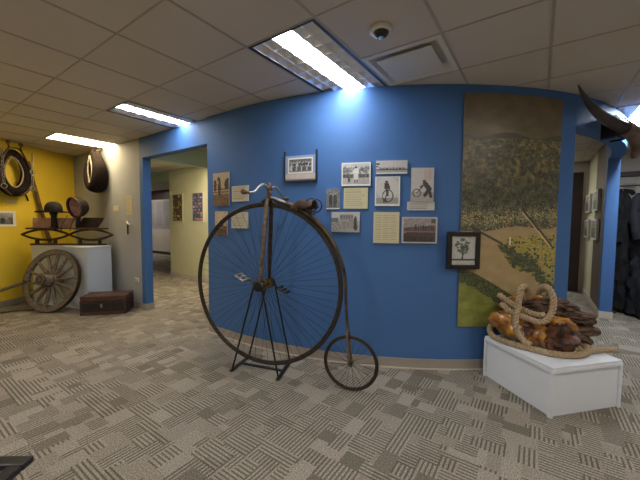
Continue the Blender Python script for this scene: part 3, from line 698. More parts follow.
# lower left: dark green bank then meadow
bl = 0.735 + 0.27 * u ** 1.15; bank = v > bl
cv.a[bank] = np.array((112, 116, 44)); cv.a += ((nA * 22) * bank)[:, :, None]
bt = bank & (v < bl + 0.07 + 0.02 * nA); cv.a[bt] = np.array((56, 64, 28)); cv.a += ((nC * 46) * bt)[:, :, None]
cv.line(0.10, 0.565, 0.40, 0.635, 0.010, (52, 46, 34)); cv.line(0.62, 0.50, 0.96, 0.655, 0.016, (58, 52, 40)); cv.line(0.60, 0.50, 0.94, 0.655, 0.006, (190, 172, 128))
cv.rect(0.475, 0.605, 0.49, 0.64, (206, 200, 180)); cv.a = np.clip(cv.a * (1.0 + 0.16 * np.clip((v - .45) / .15, 0, 1))[:, :, None], 0, 255)
bm = nb(); lay = bm.loops.layers.float_color.new('paint')
PS0, PS1, PZ0, PZ1 = 2.445, 3.455, 0.425, 2.592
def pf(off):
    def g(uu, vv): q, _, _ = wallpt(PS0 + uu * (PS1 - PS0), off); return (q.x, q.y, PZ0 + vv * (PZ1 - PZ0))
    return g
paint_grid(bm, cv, pf(0.020), lay)
o = nb(); tmpf = []
n_ = 40
for k in range(n_):
    for (za, zb, oa, ob_) in ((PZ0, PZ0, 0.020, 0.008), (PZ1, PZ1, 0.020, 0.008), (PZ0, PZ1, 0.008, 0.008)):
        ua, ub = k / n_, (k + 1) / n_
        pa, pb = wallpt(PS0 + ua * (PS1 - PS0), oa)[0], wallpt(PS0 + ub * (PS1 - PS0), oa)[0]
        pc, pd = wallpt(PS0 + ub * (PS1 - PS0), ob_)[0], wallpt(PS0 + ua * (PS1 - PS0), ob_)[0]
        f = bm.faces.new([bm.verts.new((pa.x, pa.y, za)), bm.verts.new((pb.x, pb.y, za)), bm.verts.new((pc.x, pc.y, zb)), bm.verts.new((pd.x, pd.y, zb))])
        for lp in f.loops: lp[lay] = srgb(120, 108, 84)
for s_ in (PS0, PS1):
    pa, pc = wallpt(s_, 0.020)[0], wallpt(s_, 0.008)[0]
    f = bm.faces.new([bm.verts.new((pa.x, pa.y, PZ0)), bm.verts.new((pa.x, pa.y, PZ1)), bm.verts.new((pc.x, pc.y, PZ1)), bm.verts.new((pc.x, pc.y, PZ0))])
    for lp in f.loops: lp[lay] = srgb(120, 108, 84)
o.free()
o = obj('aerial_poster', bm, M['poster']); tag(o, 'tall aerial view poster of a river town bent along the curved blue wall', 'poster')

# small posters in the cream room
for cx, cz, cols, lab in ((-7.43, 1.735, [(70, 62, 34), (196, 150, 60), (120, 60, 40), (90, 110, 60), (220, 190, 110), (60, 50, 34)], 'narrow olive and orange poster, left one on the cream wall'),
                          (-6.60, 1.735, [(60, 84, 132), (220, 150, 60), (210, 206, 196), (60, 90, 150), (40, 54, 96), (190, 120, 90)], 'narrow blue and white poster, right one on the cream wall')):
    o = make_print('narrow_poster', 0.46, 0.68, 0.012, cv_poster_small(26, 40, cols, len(lab)), (200, 196, 180)); o.location = (cx, 4.487, cz); tag(o, lab, 'poster')
# papers on the far corridor wall
for k in range(5):
    o = make_print('wall_chart', 0.62, 1.15, 0.01, cv_doc(20, 34, 14, 40 + k, bg=(150, 148, 150), ink=(110, 108, 112)), (150, 148, 150)); o.location = (-13.9 + 0.66 * k, 7.187, 1.66)
    tag(o, 'pale paper chart on the far corridor wall beyond the opening', 'chart', 'paper charts in a row on the corridor wall')

# ---------------------------------------------------------------- high wheel bicycle
TH = 0.259; BX, BY = -2.0332, 2.0581; HZ = 0.837; RB = 0.7433; US, RS = 0.8126, 0.2354
bk = thing('high_wheel_bicycle', 'antique high wheel bicycle with a huge spoked front wheel, held on a black stand', 'bicycle', (BX, BY, 0), TH)
# local frame: x along the wheelbase towards the small wheel, -y towards the viewer, z up
def wheel(name, cx, cz, R, rt, rrim, nsp, hubr, hubw, parent, pr_lab):
    ctr = V((cx, 0, cz))
    def circ(rad, y=0, n=120): return [ctr + V((math.cos(a) * rad, y, math.sin(a) * rad)) for a in [2 * PI * k / n for k in range(n)]]
    bm = nb(); tube(bm, circ(R - 2 * rt - 0.004), rrim, 8, True); wobj = obj(name, bm, M['iron'], parent, True)
    bm = nb(); tube(bm, circ(R - rt), rt, 10, True); obj('tire', bm, M['rubber'], wobj, True)
    bm = nb()
    hw = hubw / 2
    lathe(bm, [(hubr * .35, -hw - .02), (hubr * .35, -hw), (hubr, -hw), (hubr, -hw + .012), (hubr * .45, -hw + .02), (hubr * .4, hw - .02), (hubr, hw - .012), (hubr, hw), (hubr * .35, hw), (hubr * .35, hw + .02)], ctr, (0, 1, 0), 24)
    obj('hub', bm, M['brass'], wobj, True)
    for k in range(nsp):
        a = 2 * PI * (k + 0.5) / nsp; s = 1 if k % 2 else -1
        bm = nb(); d = V((math.cos(a), 0, math.sin(a)))
        bar(bm, ctr + d * hubr * .85 + V((0, s * (hw - 0.004), 0)), ctr + d * (R - 2 * rt - 0.006), 0.0014, seg=5)
        obj('spoke', bm, M['spoke'], wobj)
    return wobj
wheel('front_wheel', 0, HZ, RB, 0.0135, 0.011, 64, 0.050, 0.13, bk, '')
wheel('rear_wheel', US, RS, RS, 0.0095, 0.008, 20, 0.022, 0.05, bk, '')
# fork
HX = 0.052
for s in (-1, 1):
    bm = nb(); y1 = s * 0.088
    tube(bm, [(HX - 0.002, s * 0.026, HZ + RB + 0.035), (HX - 0.006, s * 0.045, HZ + RB - 0.05), (HX * .5, s * 0.062, HZ + 0.35), (0, y1, HZ + 0.03), (0, y1, HZ - 0.015)], [0.014, 0.020, 0.019, 0.014, 0.012], 12)
    o = obj('fork_blade', bm, M['worn'] if s < 0 else M['iron'], bk, True)
    bm = nb(); lathe(bm, [(0.022, -0.022), (0.036, -0.014), (0.038, 0.012), (0.018, 0.022)], (0, y1, HZ), (0, 1, 0), 20); obj('bearing_cap', bm, M['brass'], bk, True)
bm = nb()   # steering head
lathe(bm, [(0.020, 0), (0.028, 0.012), (0.026, 0.03), (0.022, 0.05), (0.023, 0.075), (0.027, 0.09), (0.028, 0.11), (0.021, 0.135), (0.014, 0.15), (0.004, 0.155)], (HX, 0, HZ + RB + 0.018), (0, 0, 1), 18)
box(bm, (HX - 0.016, -0.036, HZ + RB + 0.012), (HX + 0.016, 0.036, HZ + RB + 0.045), bev=0.006)
obj('steering_head', bm, mat('dark_brown_iron', (0.11, 0.065, 0.045, 1), 0.45, 0.2, 20, metal=0.4), bk, True)
bm = nb(); lathe(bm, [(0.008, -0.05), (0.022, -0.045), (0.024, -0.03), (0.012, -0.02)], (HX + 0.03, -0.02, HZ + RB + 0.075), (0, 1, 0.1), 16); obj('lamp_bracket', bm, M['grip'], bk, True)
# brake spoon
bm = nb(); tube(bm, [(HX - 0.012, 0, HZ + RB + 0.05), (HX - 0.035, 0, HZ + RB + 0.030), (HX - 0.06, 0, HZ + RB + 0.010), (HX - 0.085, 0, HZ + RB + 0.006)], [0.006, 0.006, 0.009, 0.004], 8, flat=1.6); obj('brake_spoon', bm, M['iron'], bk, True)
# backbone
bb = []
for k in range(26):
    a = math.radians(80 - 82 * (k / 25)); rr = RB + 0.019 + 0.002 * (k / 25)
    bb.append(V((rr * math.cos(a), 0, HZ + rr * math.sin(a))))
bb = [V((HX + 0.015, 0, HZ + RB + 0.045))] + bb + [V((0.768, 0, 0.72)), V((0.777, 0, 0.60)), V((0.786, 0, 0.51))]
bm = nb(); tube(bm, spline(bb, 3), lerp_list([0.016, 0.020, 0.021, 0.020, 0.018, 0.015, 0.013, 0.011], (len(bb) - 1) * 3 + 1), 12)
obj('backbone', bm, mat('patinated_backbone', (0.15, 0.11, 0.065, 1), 0.4, 0.3, 14, metal=0.6, col2=(0.05, 0.035, 0.025, 1)), bk, True)
bm = nb()
for s in (-1, 1): tube(bm, [(0.785, s * 0.006, 2 * RS + 0.06), (0.788, s * 0.030, 2 * RS + 0.015), (0.803, s * 0.036, RS + 0.06), (US, s * 0.036, RS - 0.012)], [0.010, 0.011, 0.009, 0.009], 10)
obj('rear_fork', bm, M['worn'], bk, True)
# saddle spring (light plate) and saddle
bm = nb(); tube(bm, spline([(HX + 0.02, 0, HZ + RB + 0.040), (0.13, 0, HZ + RB + 0.020), (0.20, 0, HZ + RB - 0.004), (0.27, 0, HZ + RB - 0.035), (0.33, 0, HZ + RB - 0.065)], 5), 0.019, 10, flat=0.75)
obj('saddle_spring', bm, M['nickel'], bk, True)
bm = nb(); g = []; NU, NVv = 16, 12
for i in range(NU + 1):
    u_ = i / NU; row = []
    wd = 0.040 + 0.070 * (1 / (1 + math.exp(-(u_ - 0.52) * 11)))
    for j in range(NVv + 1):
        q = -1 + 2 * j / NVv
        xx = 0.285 + 0.20 * u_; top = HZ + RB - 0.012 + 0.048 * math.sin(min(1, u_ * 2.4) * PI / 2) - 0.016 * u_
        z = top - 0.076 * abs(q) ** 2.6 * (0.75 + 0.35 * math.sin(u_ * PI))
        row.append(bm.verts.new((xx, q * wd * (1 - 0.12 * q * q), z - 0.01)))
    g.append(row)
for i in range(NU):
    for j in range(NVv): bm.faces.new((g[i][j], g[i + 1][j], g[i + 1][j + 1], g[i][j + 1]))
sad = obj('saddle', bm, M['leather'], bk, True)
so = sad.modifiers.new('solid', 'SOLIDIFY'); so.thickness = 0.006
for s in (-1, 1):
    bm = nb(); ring(bm, (0.475, s * 0.055, HZ + RB - 0.035), (0.10, 1, 0.0), 0.055, 0.0055, 28, 6); tube(bm, [(0.475, s * 0.055, HZ + RB - 0.09), (0.455, s * 0.03, HZ + RB - 0.11)], 0.005, 6); obj('coil_spring', bm, M['iron'], bk, True)
bm = nb(); tube(bm, [(0.455, 0, HZ + RB - 0.14), (0.45, 0, HZ + RB - 0.11), (0.44, 0, HZ + RB - 0.07)], 0.016, 8); box(bm, (0.44, -0.06, HZ + RB - 0.115), (0.468, 0.06, HZ + RB - 0.102)); obj('saddle_clamp', bm, M['iron'], bk, True)
# handlebar
hbp = [(0.0, 0, HZ + RB + 0.095), (-0.0, 0.05, HZ + RB + 0.115), (0.005, 0.11, HZ + RB + 0.105), (0.02, 0.17, HZ + RB + 0.055), (0.03, 0.23, HZ + RB + 0.035), (0.03, 0.275, HZ + RB + 0.040)]
hb = bpy.data.objects.new
bm = nb()
# near (viewer) half sweeps out to the left of the picture, far half to the right behind
near = [(HX, -0.0, HZ + RB + 0.118), (HX, -0.05, HZ + RB + 0.135), (HX, -0.12, HZ + RB + 0.142), (HX, -0.19, HZ + RB + 0.110), (HX, -0.25, HZ + RB + 0.070), (HX - 0.01, -0.315, HZ + RB + 0.058)]
far = [(x_, -y_, z_) for x_, y_, z_ in near]
path = spline(near[::-1] + far[1:], 8)
tube(bm, path, lerp_list([0.008, 0.0105, 0.011, 0.0105, 0.008], len(path)), 10)
hbo = obj('handlebar', bm, M['nickel'], bk, True)
for s in (-1, 1):
    bm = nb(); lathe(bm, [(0.009, -0.05), (0.012, -0.045), (0.011, -0.02), (0.017, 0.01), (0.022, 0.03), (0.019, 0.047), (0.008, 0.055)], (HX - 0.014, s * 0.35, HZ + RB + 0.057), (-0.02, s, 0.0), 16)
    obj('grip', bm, M['grip'], hbo, True)
# cranks and pedals
for s, dx, dz in ((-1, -0.115, 0.085), (1, 0.105, -0.078)):
    y0 = s * 0.115; y1 = s * 0.122
    bm = nb(); tube(bm, [(0, y0, HZ), (dx * .5, y1, HZ + dz * .5), (dx, y1, HZ + dz)], [0.013, 0.009, 0.010], 8)
    bar(bm, (0, s * 0.07, HZ), (0, y1 + s * 0.005, HZ), 0.012); crk = obj('crank', bm, M['iron'], bk, True)
    bm = nb(); c_ = V((dx, y1 + s * 0.055, HZ + dz))
    for q in (-0.036, 0.0, 0.036):
        bar(bm, c_ + V((q, -0.05, -q * 0.55)), c_ + V((q, 0.05, -q * 0.55)), 0.012, seg=10)
    for q in (-0.047, 0.047): tube(bm, [c_ + V((-0.044, q, 0.024)), c_ + V((0.044, q, -0.024))], 0.010, 8, flat=0.4)
    bar(bm, c_ - V((0, 0.06, 0)), c_ + V((0, 0.05, 0)), 0.006)
    obj('pedal', bm, M['nickel'] if s < 0 else M['iron'], bk, True)
# display stand
st = thing('bicycle_stand', 'black metal stand with four splayed legs under the big wheel hub', 'stand', (BX, BY, 0), TH)
ft = {(-1, -1): (-0.325, -0.150), (1, -1): (0.135, -0.092), (-1, 1): (-0.34, 0.255), (1, 1): (0.085, 0.345)}
ft = {(-1, -1): (-0.315, 0), (1, -1): (0.150, 0), (-1, 1): (-0.335, 0), (1, 1): (0.075, 0)}
YF = {(-1, -1): -0.01, (1, -1): 0.02, (-1, 1): 0.26, (1, 1): 0.34}
LEG = {}
for (a_, b_), (wx, wy) in {(-1, -1): (-2.35, 1.985), (-1, 1): (-2.433, 2.22), (1, -1): (-1.897, 2.114), (1, 1): (-2.04, 2.423)}.items():
    dx, dy = wx - BX, wy - BY
    LEG[(a_, b_)] = (dx * math.cos(TH) + dy * math.sin(TH), -dx * math.sin(TH) + dy * math.cos(TH))
ym = 0.0
F_ = {(-1, -1): (-0.32, -0.045), (1, -1): (0.165, -0.045), (-1, 1): (-0.335, 0.265), (1, 1): (0.115, 0.30)}
for k_, (lx, ly) in F_.items():
    bm = nb(); tube(bm, [(lx, ly, 0.010), (k_[0] * 0.042, k_[1] * 0.118, HZ - 0.008)], 0.0085, 10)
    obj('leg', bm, M['stand'], st, True)
for q0, q1 in (((-0.319, -0.07), (-0.336, 0.285)), ((0.167, -0.07), (0.113, 0.32))):
    a_, b_ = V((q0[0], q0[1], 0.005)), V((q1[0], q1[1], 0.005)); dd = (b_ - a_).normalized(); pp = V((-dd.y, dd.x, 0)) * 0.018
    bm = nb(); prism(bm, [(a_ + pp)[:2], (a_ - pp)[:2], (b_ - pp)[:2], (b_ + pp)[:2]], 0, 0.010); obj('foot_bar', bm, M['stand'], st)
bm = nb(); box(bm, (-0.31, 0.09, 0.0005), (0.125, 0.12, 0.012), bev=0.002); obj('cross_bar', bm, M['stand'], st)
for s in (-1, 1):
    bm = nb(); lathe(bm, [(0.040, -0.006), (0.046, 0), (0.040, 0.006)], (0, s * 0.122, HZ), (0, 1, 0), 14); obj('axle_ring', bm, M['stand'], st, True)

# ---------------------------------------------------------------- white plinth with driftwood and rope
PA, PB, PC = V((-0.378, 3.205, 0)), V((0.122, 2.768, 0)), V((0.572, 3.262, 0))
e1 = (PC - PB).normalized(); e2 = V((-e1.y, e1.x, 0)); LX, LY = 0.665, 0.672; PH = 0.372
pl = thing('display_plinth', 'low square white plinth at right carrying the driftwood and rope', 'plinth', PB, math.atan2(e1.y, e1.x))
bm = nb(); box(bm, (0.016, 0.016, 0.002), (LX - 0.012, LY - 0.012, PH - 0.02)); obj('body', bm, M['white'], pl)
bm = nb(); box(bm, (0.003, 0.003, PH - 0.02), (LX - 0.003, LY - 0.003, PH), bev=0.0015); obj('top_panel', bm, M['white'], pl)
for nm, q in (('front', ((0, 0), (LX, 0.012))), ('side', ((0, 0.012), (0.012, LY)))):
    bm = nb()
    if nm == 'front':
        box(bm, (0, 0, 0.0), (0.022, 0.012, PH - 0.02)); box(bm, (LX - 0.022, 0, 0.0), (LX, 0.012, PH - 0.02)); box(bm, (0.022, 0, PH - 0.042), (LX - 0.022, 0.012, PH - 0.02))
    else:
        box(bm, (0, 0.0125, 0.0), (0.012, 0.03, PH - 0.02)); box(bm, (0, LY - 0.022, 0.0), (0.012, LY, PH - 0.02)); box(bm, (0, 0.03, PH - 0.042), (0.012, LY - 0.022, PH - 0.02))
    obj('face_frame', bm, M['white'], pl)

def blob(bm, path, radii, seg, amp, fr, seed, flat=1.0, sharp=False, an=(1, 1, 1)):
    base = len(bm.verts); bm.verts.ensure_lookup_table()
    tube(bm, path, radii, seg, flat=flat); bm.verts.ensure_lookup_table()
    pts = [V(p_) for p_ in path]
    for v_ in bm.verts[base:]:
        c_ = min(pts, key=lambda p_: (p_ - v_.co).length_squared); d = (v_.co - c_)
        q_ = V((v_.co.x * an[0], v_.co.y * an[1], v_.co.z * an[2]))
        n_v = noise.fractal(q_ * fr + V((seed, seed * 2, 0)), 0.8, 2, 4)
        if sharp: n_v = abs(n_v) * 1.6 - 0.4
        v_.co = c_ + d * (1 + amp * n_v)
dw = thing('driftwood_log', 'golden polished burl log with dark rotted wood, lying on the white plinth', 'driftwood log', (0.06, 3.25, PH))
def Lx(x_, y_, z_): return V((x_ - 0.06, y_ - 3.25, z_ - PH))
# golden burl in front (left half), swelling then narrowing into the knot
gp = spline([Lx(-0.305, 3.24, 0.60), Lx(-0.275, 3.22, 0.565), Lx(-0.19, 3.20, 0.515), Lx(-0.07, 3.18, 0.488), Lx(0.04, 3.17, 0.480), Lx(0.14, 3.17, 0.475)], 10)
gr = lerp_list([0.02, 0.075, 0.095, 0.092, 0.088, 0.095, 0.100, 0.096, 0.090, 0.070], len(gp))
bm = nb(); blob(bm, gp, gr, 32, 0.36, 7, 3.0, flat=1.0); obj('polished_burl', bm, M['burl'], dw, True)['label'] = 'glossy golden burl at the front'
kp = spline([Lx(0.08, 3.14, 0.49), Lx(0.14, 3.13, 0.49), Lx(0.20, 3.15, 0.50), Lx(0.27, 3.20, 0.53)], 9)
bm = nb(); blob(bm, kp, lerp_list([0.05, 0.09, 0.112, 0.105, 0.08, 0.03], len(kp)), 34, 0.55, 8, 8.0, sharp=True, an=(1, 1, 1.6)); obj('dark_knot', bm, M['knot'], dw, True)['label'] = 'dark hollow knot'
gk = spline([Lx(0.09, 3.19, 0.565), Lx(0.15, 3.17, 0.61), Lx(0.23, 3.19, 0.60), Lx(0.29, 3.24, 0.52)], 9)
bm = nb(); blob(bm, gk, lerp_list([0.02, 0.045, 0.048, 0.045, 0.02], len(gk)), 20, 0.5, 11, 5.0); obj('golden_knot_rim', bm, M['burl'], dw, True)
# dark rotted slab behind: long thin splintered layers, all grown together
sh = nb()
def shard(pts, rads, seed, fl=0.5):
    path = spline([Lx(*p_) for p_ in pts], 14)
    blob(sh, path, lerp_list(rads, len(path)), 30, 0.42, 9, seed, flat=fl, sharp=True, an=(0.3, 1.6, 3.0))
shard([(-0.24, 3.36, 0.66), (-0.05, 3.42, 0.69), (0.14, 3.46, 0.69), (0.31, 3.49, 0.675)], [0.03, 0.09, 0.10, 0.10, 0.095, 0.085, 0.045], 1)
shard([(-0.22, 3.35, 0.58), (0.0, 3.41, 0.61), (0.22, 3.46, 0.61), (0.42, 3.48, 0.59)], [0.04, 0.10, 0.11, 0.115, 0.11, 0.10, 0.055], 2)
shard([(-0.10, 3.36, 0.50), (0.10, 3.40, 0.53), (0.28, 3.43, 0.52), (0.45, 3.44, 0.51)], [0.05, 0.11, 0.12, 0.12, 0.11, 0.09, 0.04], 3)
shard([(0.05, 3.34, 0.46), (0.18, 3.36, 0.47), (0.30, 3.37, 0.46), (0.40, 3.38, 0.44)], [0.04, 0.09, 0.095, 0.085, 0.07, 0.03], 4)
shard([(0.0, 3.40, 0.73), (0.12, 3.44, 0.735), (0.24, 3.47, 0.73)], [0.015, 0.045, 0.05, 0.045, 0.025], 5, 0.4)
shard([(0.18, 3.42, 0.655), (0.30, 3.44, 0.645), (0.42, 3.46, 0.635)], [0.02, 0.055, 0.06, 0.055, 0.03], 6, 0.4)
obj('rotted_slab', sh, M['bark'], dw, True)['label'] = 'dark rotted layered wood behind the burl'
gb = spline([Lx(-0.27, 3.30, 0.63), Lx(-0.23, 3.33, 0.675), Lx(-0.13, 3.37, 0.722), Lx(-0.02, 3.39, 0.75), Lx(0.05, 3.40, 0.755)], 8)
bm = nb(); blob(bm, gb, lerp_list([0.02, 0.040, 0.038, 0.028, 0.010], len(gb)), 18, 0.4, 11, 12.0); obj('golden_edge', bm, M['burl'], dw, True)
# rope
def rope(bm, path, R, pitch_, seg=8):
    P = [V(p_) for p_ in path]; L = 0; ax, _ = frame_at(P[1] - P[0]); out = [[], [], []]
    for i, p_ in enumerate(P):
        d = (P[min(i + 1, len(P) - 1)] - P[max(i - 1, 0)]).normalized(); ax = (ax - d * ax.dot(d)).normalized(); ay = d.cross(ax)
        if i: L += (P[i] - P[i - 1]).length
        for k in range(3):
            a = 2 * PI * (L / pitch_ + k / 3); out[k].append(p_ + (ax * math.cos(a) + ay * math.sin(a)) * R * 0.54)
    for k in range(3): tube(bm, out[k], R * 0.50, seg)
rp_ = thing('rope', 'thick tan twisted rope coiled and looped over the driftwood', 'rope', (0.06, 3.25, PH))
z0 = PH + 0.025
def rl(ctl): return [Lx(*a) for a in ctl]
RR = 0.025
for nm, ctl in (('coil', [(-0.22, 3.42, z0 + .10), (-0.31, 3.34, z0 + .07), (-0.335, 3.25, z0 + .03), (-0.29, 3.165, z0), (-0.18, 3.08, z0), (-0.06, 3.045, z0), (0.05, 3.02, z0), (0.15, 3.02, z0), (0.27, 3.08, z0), (0.345, 3.19, z0), (0.36, 3.32, z0 + .01), (0.30, 3.36, z0 + .03)]),
                ('front_loop', [(-0.02, 3.03, z0 + .035), (-0.07, 3.05, 0.45), (-0.12, 3.06, 0.52), (-0.13, 3.07, 0.61), (-0.12, 3.08, 0.70), (-0.112, 3.08, 0.80), (-0.10, 3.10, 0.862), (-0.075, 3.17, 0.875), (-0.06, 3.26, 0.83), (-0.06, 3.33, 0.74)]),
                ('upper_strand', [(-0.27, 3.20, 0.775), (-0.22, 3.18, 0.745), (-0.15, 3.16, 0.705), (-0.06, 3.13, 0.675), (0.03, 3.13, 0.655), (0.07, 3.16, 0.66)]),
                ('side_loop', [(-0.24, 3.20, 0.69), (-0.16, 3.10, 0.66), (-0.07, 3.08, 0.635), (0.02, 3.08, 0.612), (0.075, 3.10, 0.625), (0.105, 3.13, 0.67), (0.120, 3.15, 0.74), (0.115, 3.15, 0.82), (0.085, 3.18, 0.880), (0.045, 3.24, 0.875), (0.022, 3.36, 0.80)]),
                ('tail', [(0.27, 3.20, z0 + .02), (0.34, 3.22, z0), (0.42, 3.30, z0), (0.50, 3.37, z0), (0.555, 3.40, z0)])):
    bm = nb(); rope(bm, spline(rl(ctl), 24), RR if nm != 'tail' else 0.021, 0.085); obj(nm, bm, M['rope'], rp_, True)

# ---------------------------------------------------------------- horns over the right opening
hc, htg, hn = wallpt(4.20)
hm = thing('mounted_horns', 'pair of big dark curved horns mounted high on the blue header', 'horns', (hc.x, hc.y, 2.39))
def H3(x_, y_, z_): return V((x_ - hc.x, y_ - hc.y, z_ - 2.39))
mx = Matrix(((htg.x, hn.x, 0, 0), (htg.y, hn.y, 0, 0), (0, 0, 1, 0), (0, 0, 0, 1)))
bm = nb(); box(bm, (-0.10, 0.0, -0.10), (0.10, 0.10, 0.10), mx, bev=0.012); obj('mount_block', bm, M['frame_black'], hm)
hp = spline([H3(0.235, 3.60, 2.615), H3(0.29, 3.75, 2.56), H3(0.37, 3.92, 2.49), H3(0.47, 4.10, 2.435), H3(0.58, 4.27, 2.40), H3(0.665, 4.40, 2.375)], 8)
bm = nb(); tube(bm, hp, lerp_list([0.005, 0.020, 0.034, 0.047, 0.057, 0.066], len(hp)), 20); obj('horn', bm, M['horn'], hm, True)
bm = nb(); bar(bm, H3(0.655, 4.385, 2.378), H3(0.70, 4.45, 2.365), 0.076, 0.076, 20); obj('horn_boss', bm, M['horn_pale'], hm, True)
hp = spline([H3(0.66, 4.40, 2.37), H3(0.74, 4.50, 2.345), H3(0.80, 4.60, 2.28), H3(0.82, 4.68, 2.20), H3(0.80, 4.74, 2.12)], 8)
bm = nb(); tube(bm, hp, lerp_list([0.064, 0.072, 0.070, 0.055, 0.02], len(hp)), 20); obj('horn', bm, M['horn_pale'], hm, True)

# ---------------------------------------------------------------- coats in the alcove
rk = thing('coat_rail', 'dark coat rail behind the fur coats at the far right', 'coat rail', (1.75, 6.95, 0))
bm = nb(); bar(bm, (-0.72, 0, 2.02), (0.9, 0, 2.02), 0.014); obj('rail', bm, M['iron'], rk, True)
for q in (-0.72, 0.9):
    bm = nb(); bar(bm, (q, 0, 0.04), (q, 0, 2.04), 0.014); obj('upright', bm, M['iron'], rk, True)
    bm = nb(); box(bm, (q - 0.02, -0.25, 0), (q + 0.02, 0.25, 0.04)); obj('foot', bm, M['iron'], rk)
def coat(x_, y_, wd, dp, top, bot, m, rz, seed, label):
    r = thing('fur_coat', label, 'coat', (x_, y_, 0), rz, None)
    bm = nb(); rings = []; n = 40; K = 30
    for i in range(K + 1):
        s = i / K; z = top - (top - bot) * s
        ww = wd * (0.24 + 0.76 * min(1, (s / 0.10)) ** 0.6) * (0.86 + 0.22 * s) if s < 1 else wd
        dd = dp * (0.45 + 0.55 * min(1, s / 0.08) ** 0.6) * (0.9 + 0.2 * s)
        row = []
        for k in range(n):
            a = 2 * PI * k / n; rr = 1 + 0.05 * math.sin(a * 9 + seed) * s + 0.30 * noise.fractal(V((math.cos(a) * 3 + seed, math.sin(a) * 3, z * 5)), 0.7, 2, 4)
            row.append(bm.verts.new((ww / 2 * math.cos(a) * rr, dd / 2 * math.sin(a) * rr, z + 0.02 * math.sin(a * 5 + seed))))
        rings.append(row)
    for A, B in zip(rings[:-1], rings[1:]):
        for k in range(n): bm.faces.new((A[k], A[(k + 1) % n], B[(k + 1) % n], B[k]))
    bm.faces.new(rings[0]); bm.faces.new(rings[-1][::-1]); obj('body', bm, m, r, True)
    for s in (-1, 1):
        bm = nb(); p_ = spline([V((s * wd * 0.30, 0, top - 0.12)), V((s * wd * 0.44, -0.05, top - 0.35)), V((s * wd * 0.46, -0.12, top - 0.60)), V((s * wd * 0.40, -0.17, top - 0.80))], 6)
        blob(bm, p_, lerp_list([0.07, 0.085, 0.08, 0.075, 0.07], len(p_)), 16, 0.3, 9, seed); obj('sleeve', bm, m, r, True)
    bm = nb(); tube(bm, spline([(-0.09, -0.08, top - 0.02), (-0.10, 0.03, top + 0.015), (0, 0.07, top + 0.03), (0.10, 0.03, top + 0.015), (0.09, -0.08, top - 0.02)], 6), 0.035, 10); obj('collar', bm, m, r, True)
    bm = nb(); tube(bm, spline([(0, 0, top), (0, 0, 2.0), (0, 0.018, 2.03), (0, 0.034, 2.0)], 4), 0.003, 6); obj('hanger_hook', bm, M['chain'], r)
coat(1.09, 6.98, 0.26, 0.40, 1.92, 0.10, M['fur'], 0.2, 1.0, 'narrow black fur coat hanging nearest the blue post')
coat(1.40, 6.72, 0.46, 0.50, 1.98, 0.04, M['fur_blue'], 0.1, 2.3, 'bulky blue-black fur coat at the right edge, second from the blue post')
# frame on the alcove wall behind
o = make_print('small_sign', 0.16, 0.24, 0.012, cv_doc(12, 18, 5, 77, bg=(150, 146, 140), ink=(60, 58, 56)), (60, 60, 60)); o.location = (1.27, 7.588, 2.0); tag(o, 'small grey notice on the alcove wall above the coats', 'sign')

# four prints on the inner wall past the opening
k = 0
for yc, zc, lab in ((8.02, 1.80, 'upper print farther from the post on the inner wall'), (7.02, 1.80, 'upper print nearer the blue post on the inner wall'),
                (8.02, 1.32, 'lower print farther from the post on the inner wall'), (7.02, 1.32, 'lower print nearer the blue post on the inner wall')):
    cvp = cv_people(24, 26, 1, 160 - 30 * (k % 2), 110, .6, 60 + k, border=.08); k += 1
    o = make_print('mounted_print', 0.62, 0.34, 0.04, cvp, (196, 192, 178)); o.location = (0.756, yc, zc); o.rotation_euler = (0, 0, -PI / 2); tag(o, lab, 'print')
# things glimpsed in the far room through the dark door frame
r = thing('white_cabinet', 'white cabinet glimpsed in the room beyond the dark door frame', 'cabinet', (0.30, 9.72, 0))
bm = nb(); box(bm, (-0.35, -0.25, 0.05), (0.35, 0.25, 0.95), bev=0.004); box(bm, (-0.33, -0.23, 0), (0.33, 0.23, 0.05)); obj('body', bm, M['white'], r)
bm = nb(); box(bm, (-0.36, -0.262, 0.95), (0.36, 0.26, 0.985)); obj('worktop', bm, M['plastic'], r)
for s in (-1, 1):
    bm = nb(); box(bm, (s * 0.17 - 0.165, -0.268, 0.08), (s * 0.17 + 0.165, -0.25, 0.93), bev=0.003); d_ = obj('door', bm, M['white'], r)
    bm = nb(); bar(bm, (s * 0.04, -0.285, 0.6), (s * 0.04, -0.285, 0.75), 0.006); obj('handle', bm, M['alu'], d_)
r = thing('office_chair', 'dark wheeled chair glimpsed beyond the dark door frame', 'chair', (0.42, 8.95, 0))
bm = nb(); 
for q in range(5):
    a = 2 * PI * q / 5 + .3; tube(bm, [(0, 0, 0.10), (0.24 * math.cos(a), 0.24 * math.sin(a), 0.06)], [0.02, 0.012], 8); lathe(bm, [(0.012, -0.012), (0.028, -0.010), (0.028, 0.010), (0.012, 0.012)], (0.25 * math.cos(a), 0.25 * math.sin(a), 0.028), (-math.sin(a), math.cos(a), 0), 12)
obj('base', bm, M['black_plastic'], r, True)
bm = nb(); bar(bm, (0, 0, 0.1), (0, 0, 0.44), 0.022); obj('column', bm, M['black_plastic'], r, True)
bm = nb(); box(bm, (-0.22, -0.22, 0.44), (0.22, 0.22, 0.51), bev=0.025); obj('seat', bm, M['felt'], r, True)
bm = nb(); box(bm, (-0.20, 0.20, 0.56), (0.20, 0.25, 0.95), bev=0.022); bar(bm, (0, 0.18, 0.47), (0, 0.25, 0.65), 0.015); obj('backrest', bm, M['felt'], r, True)

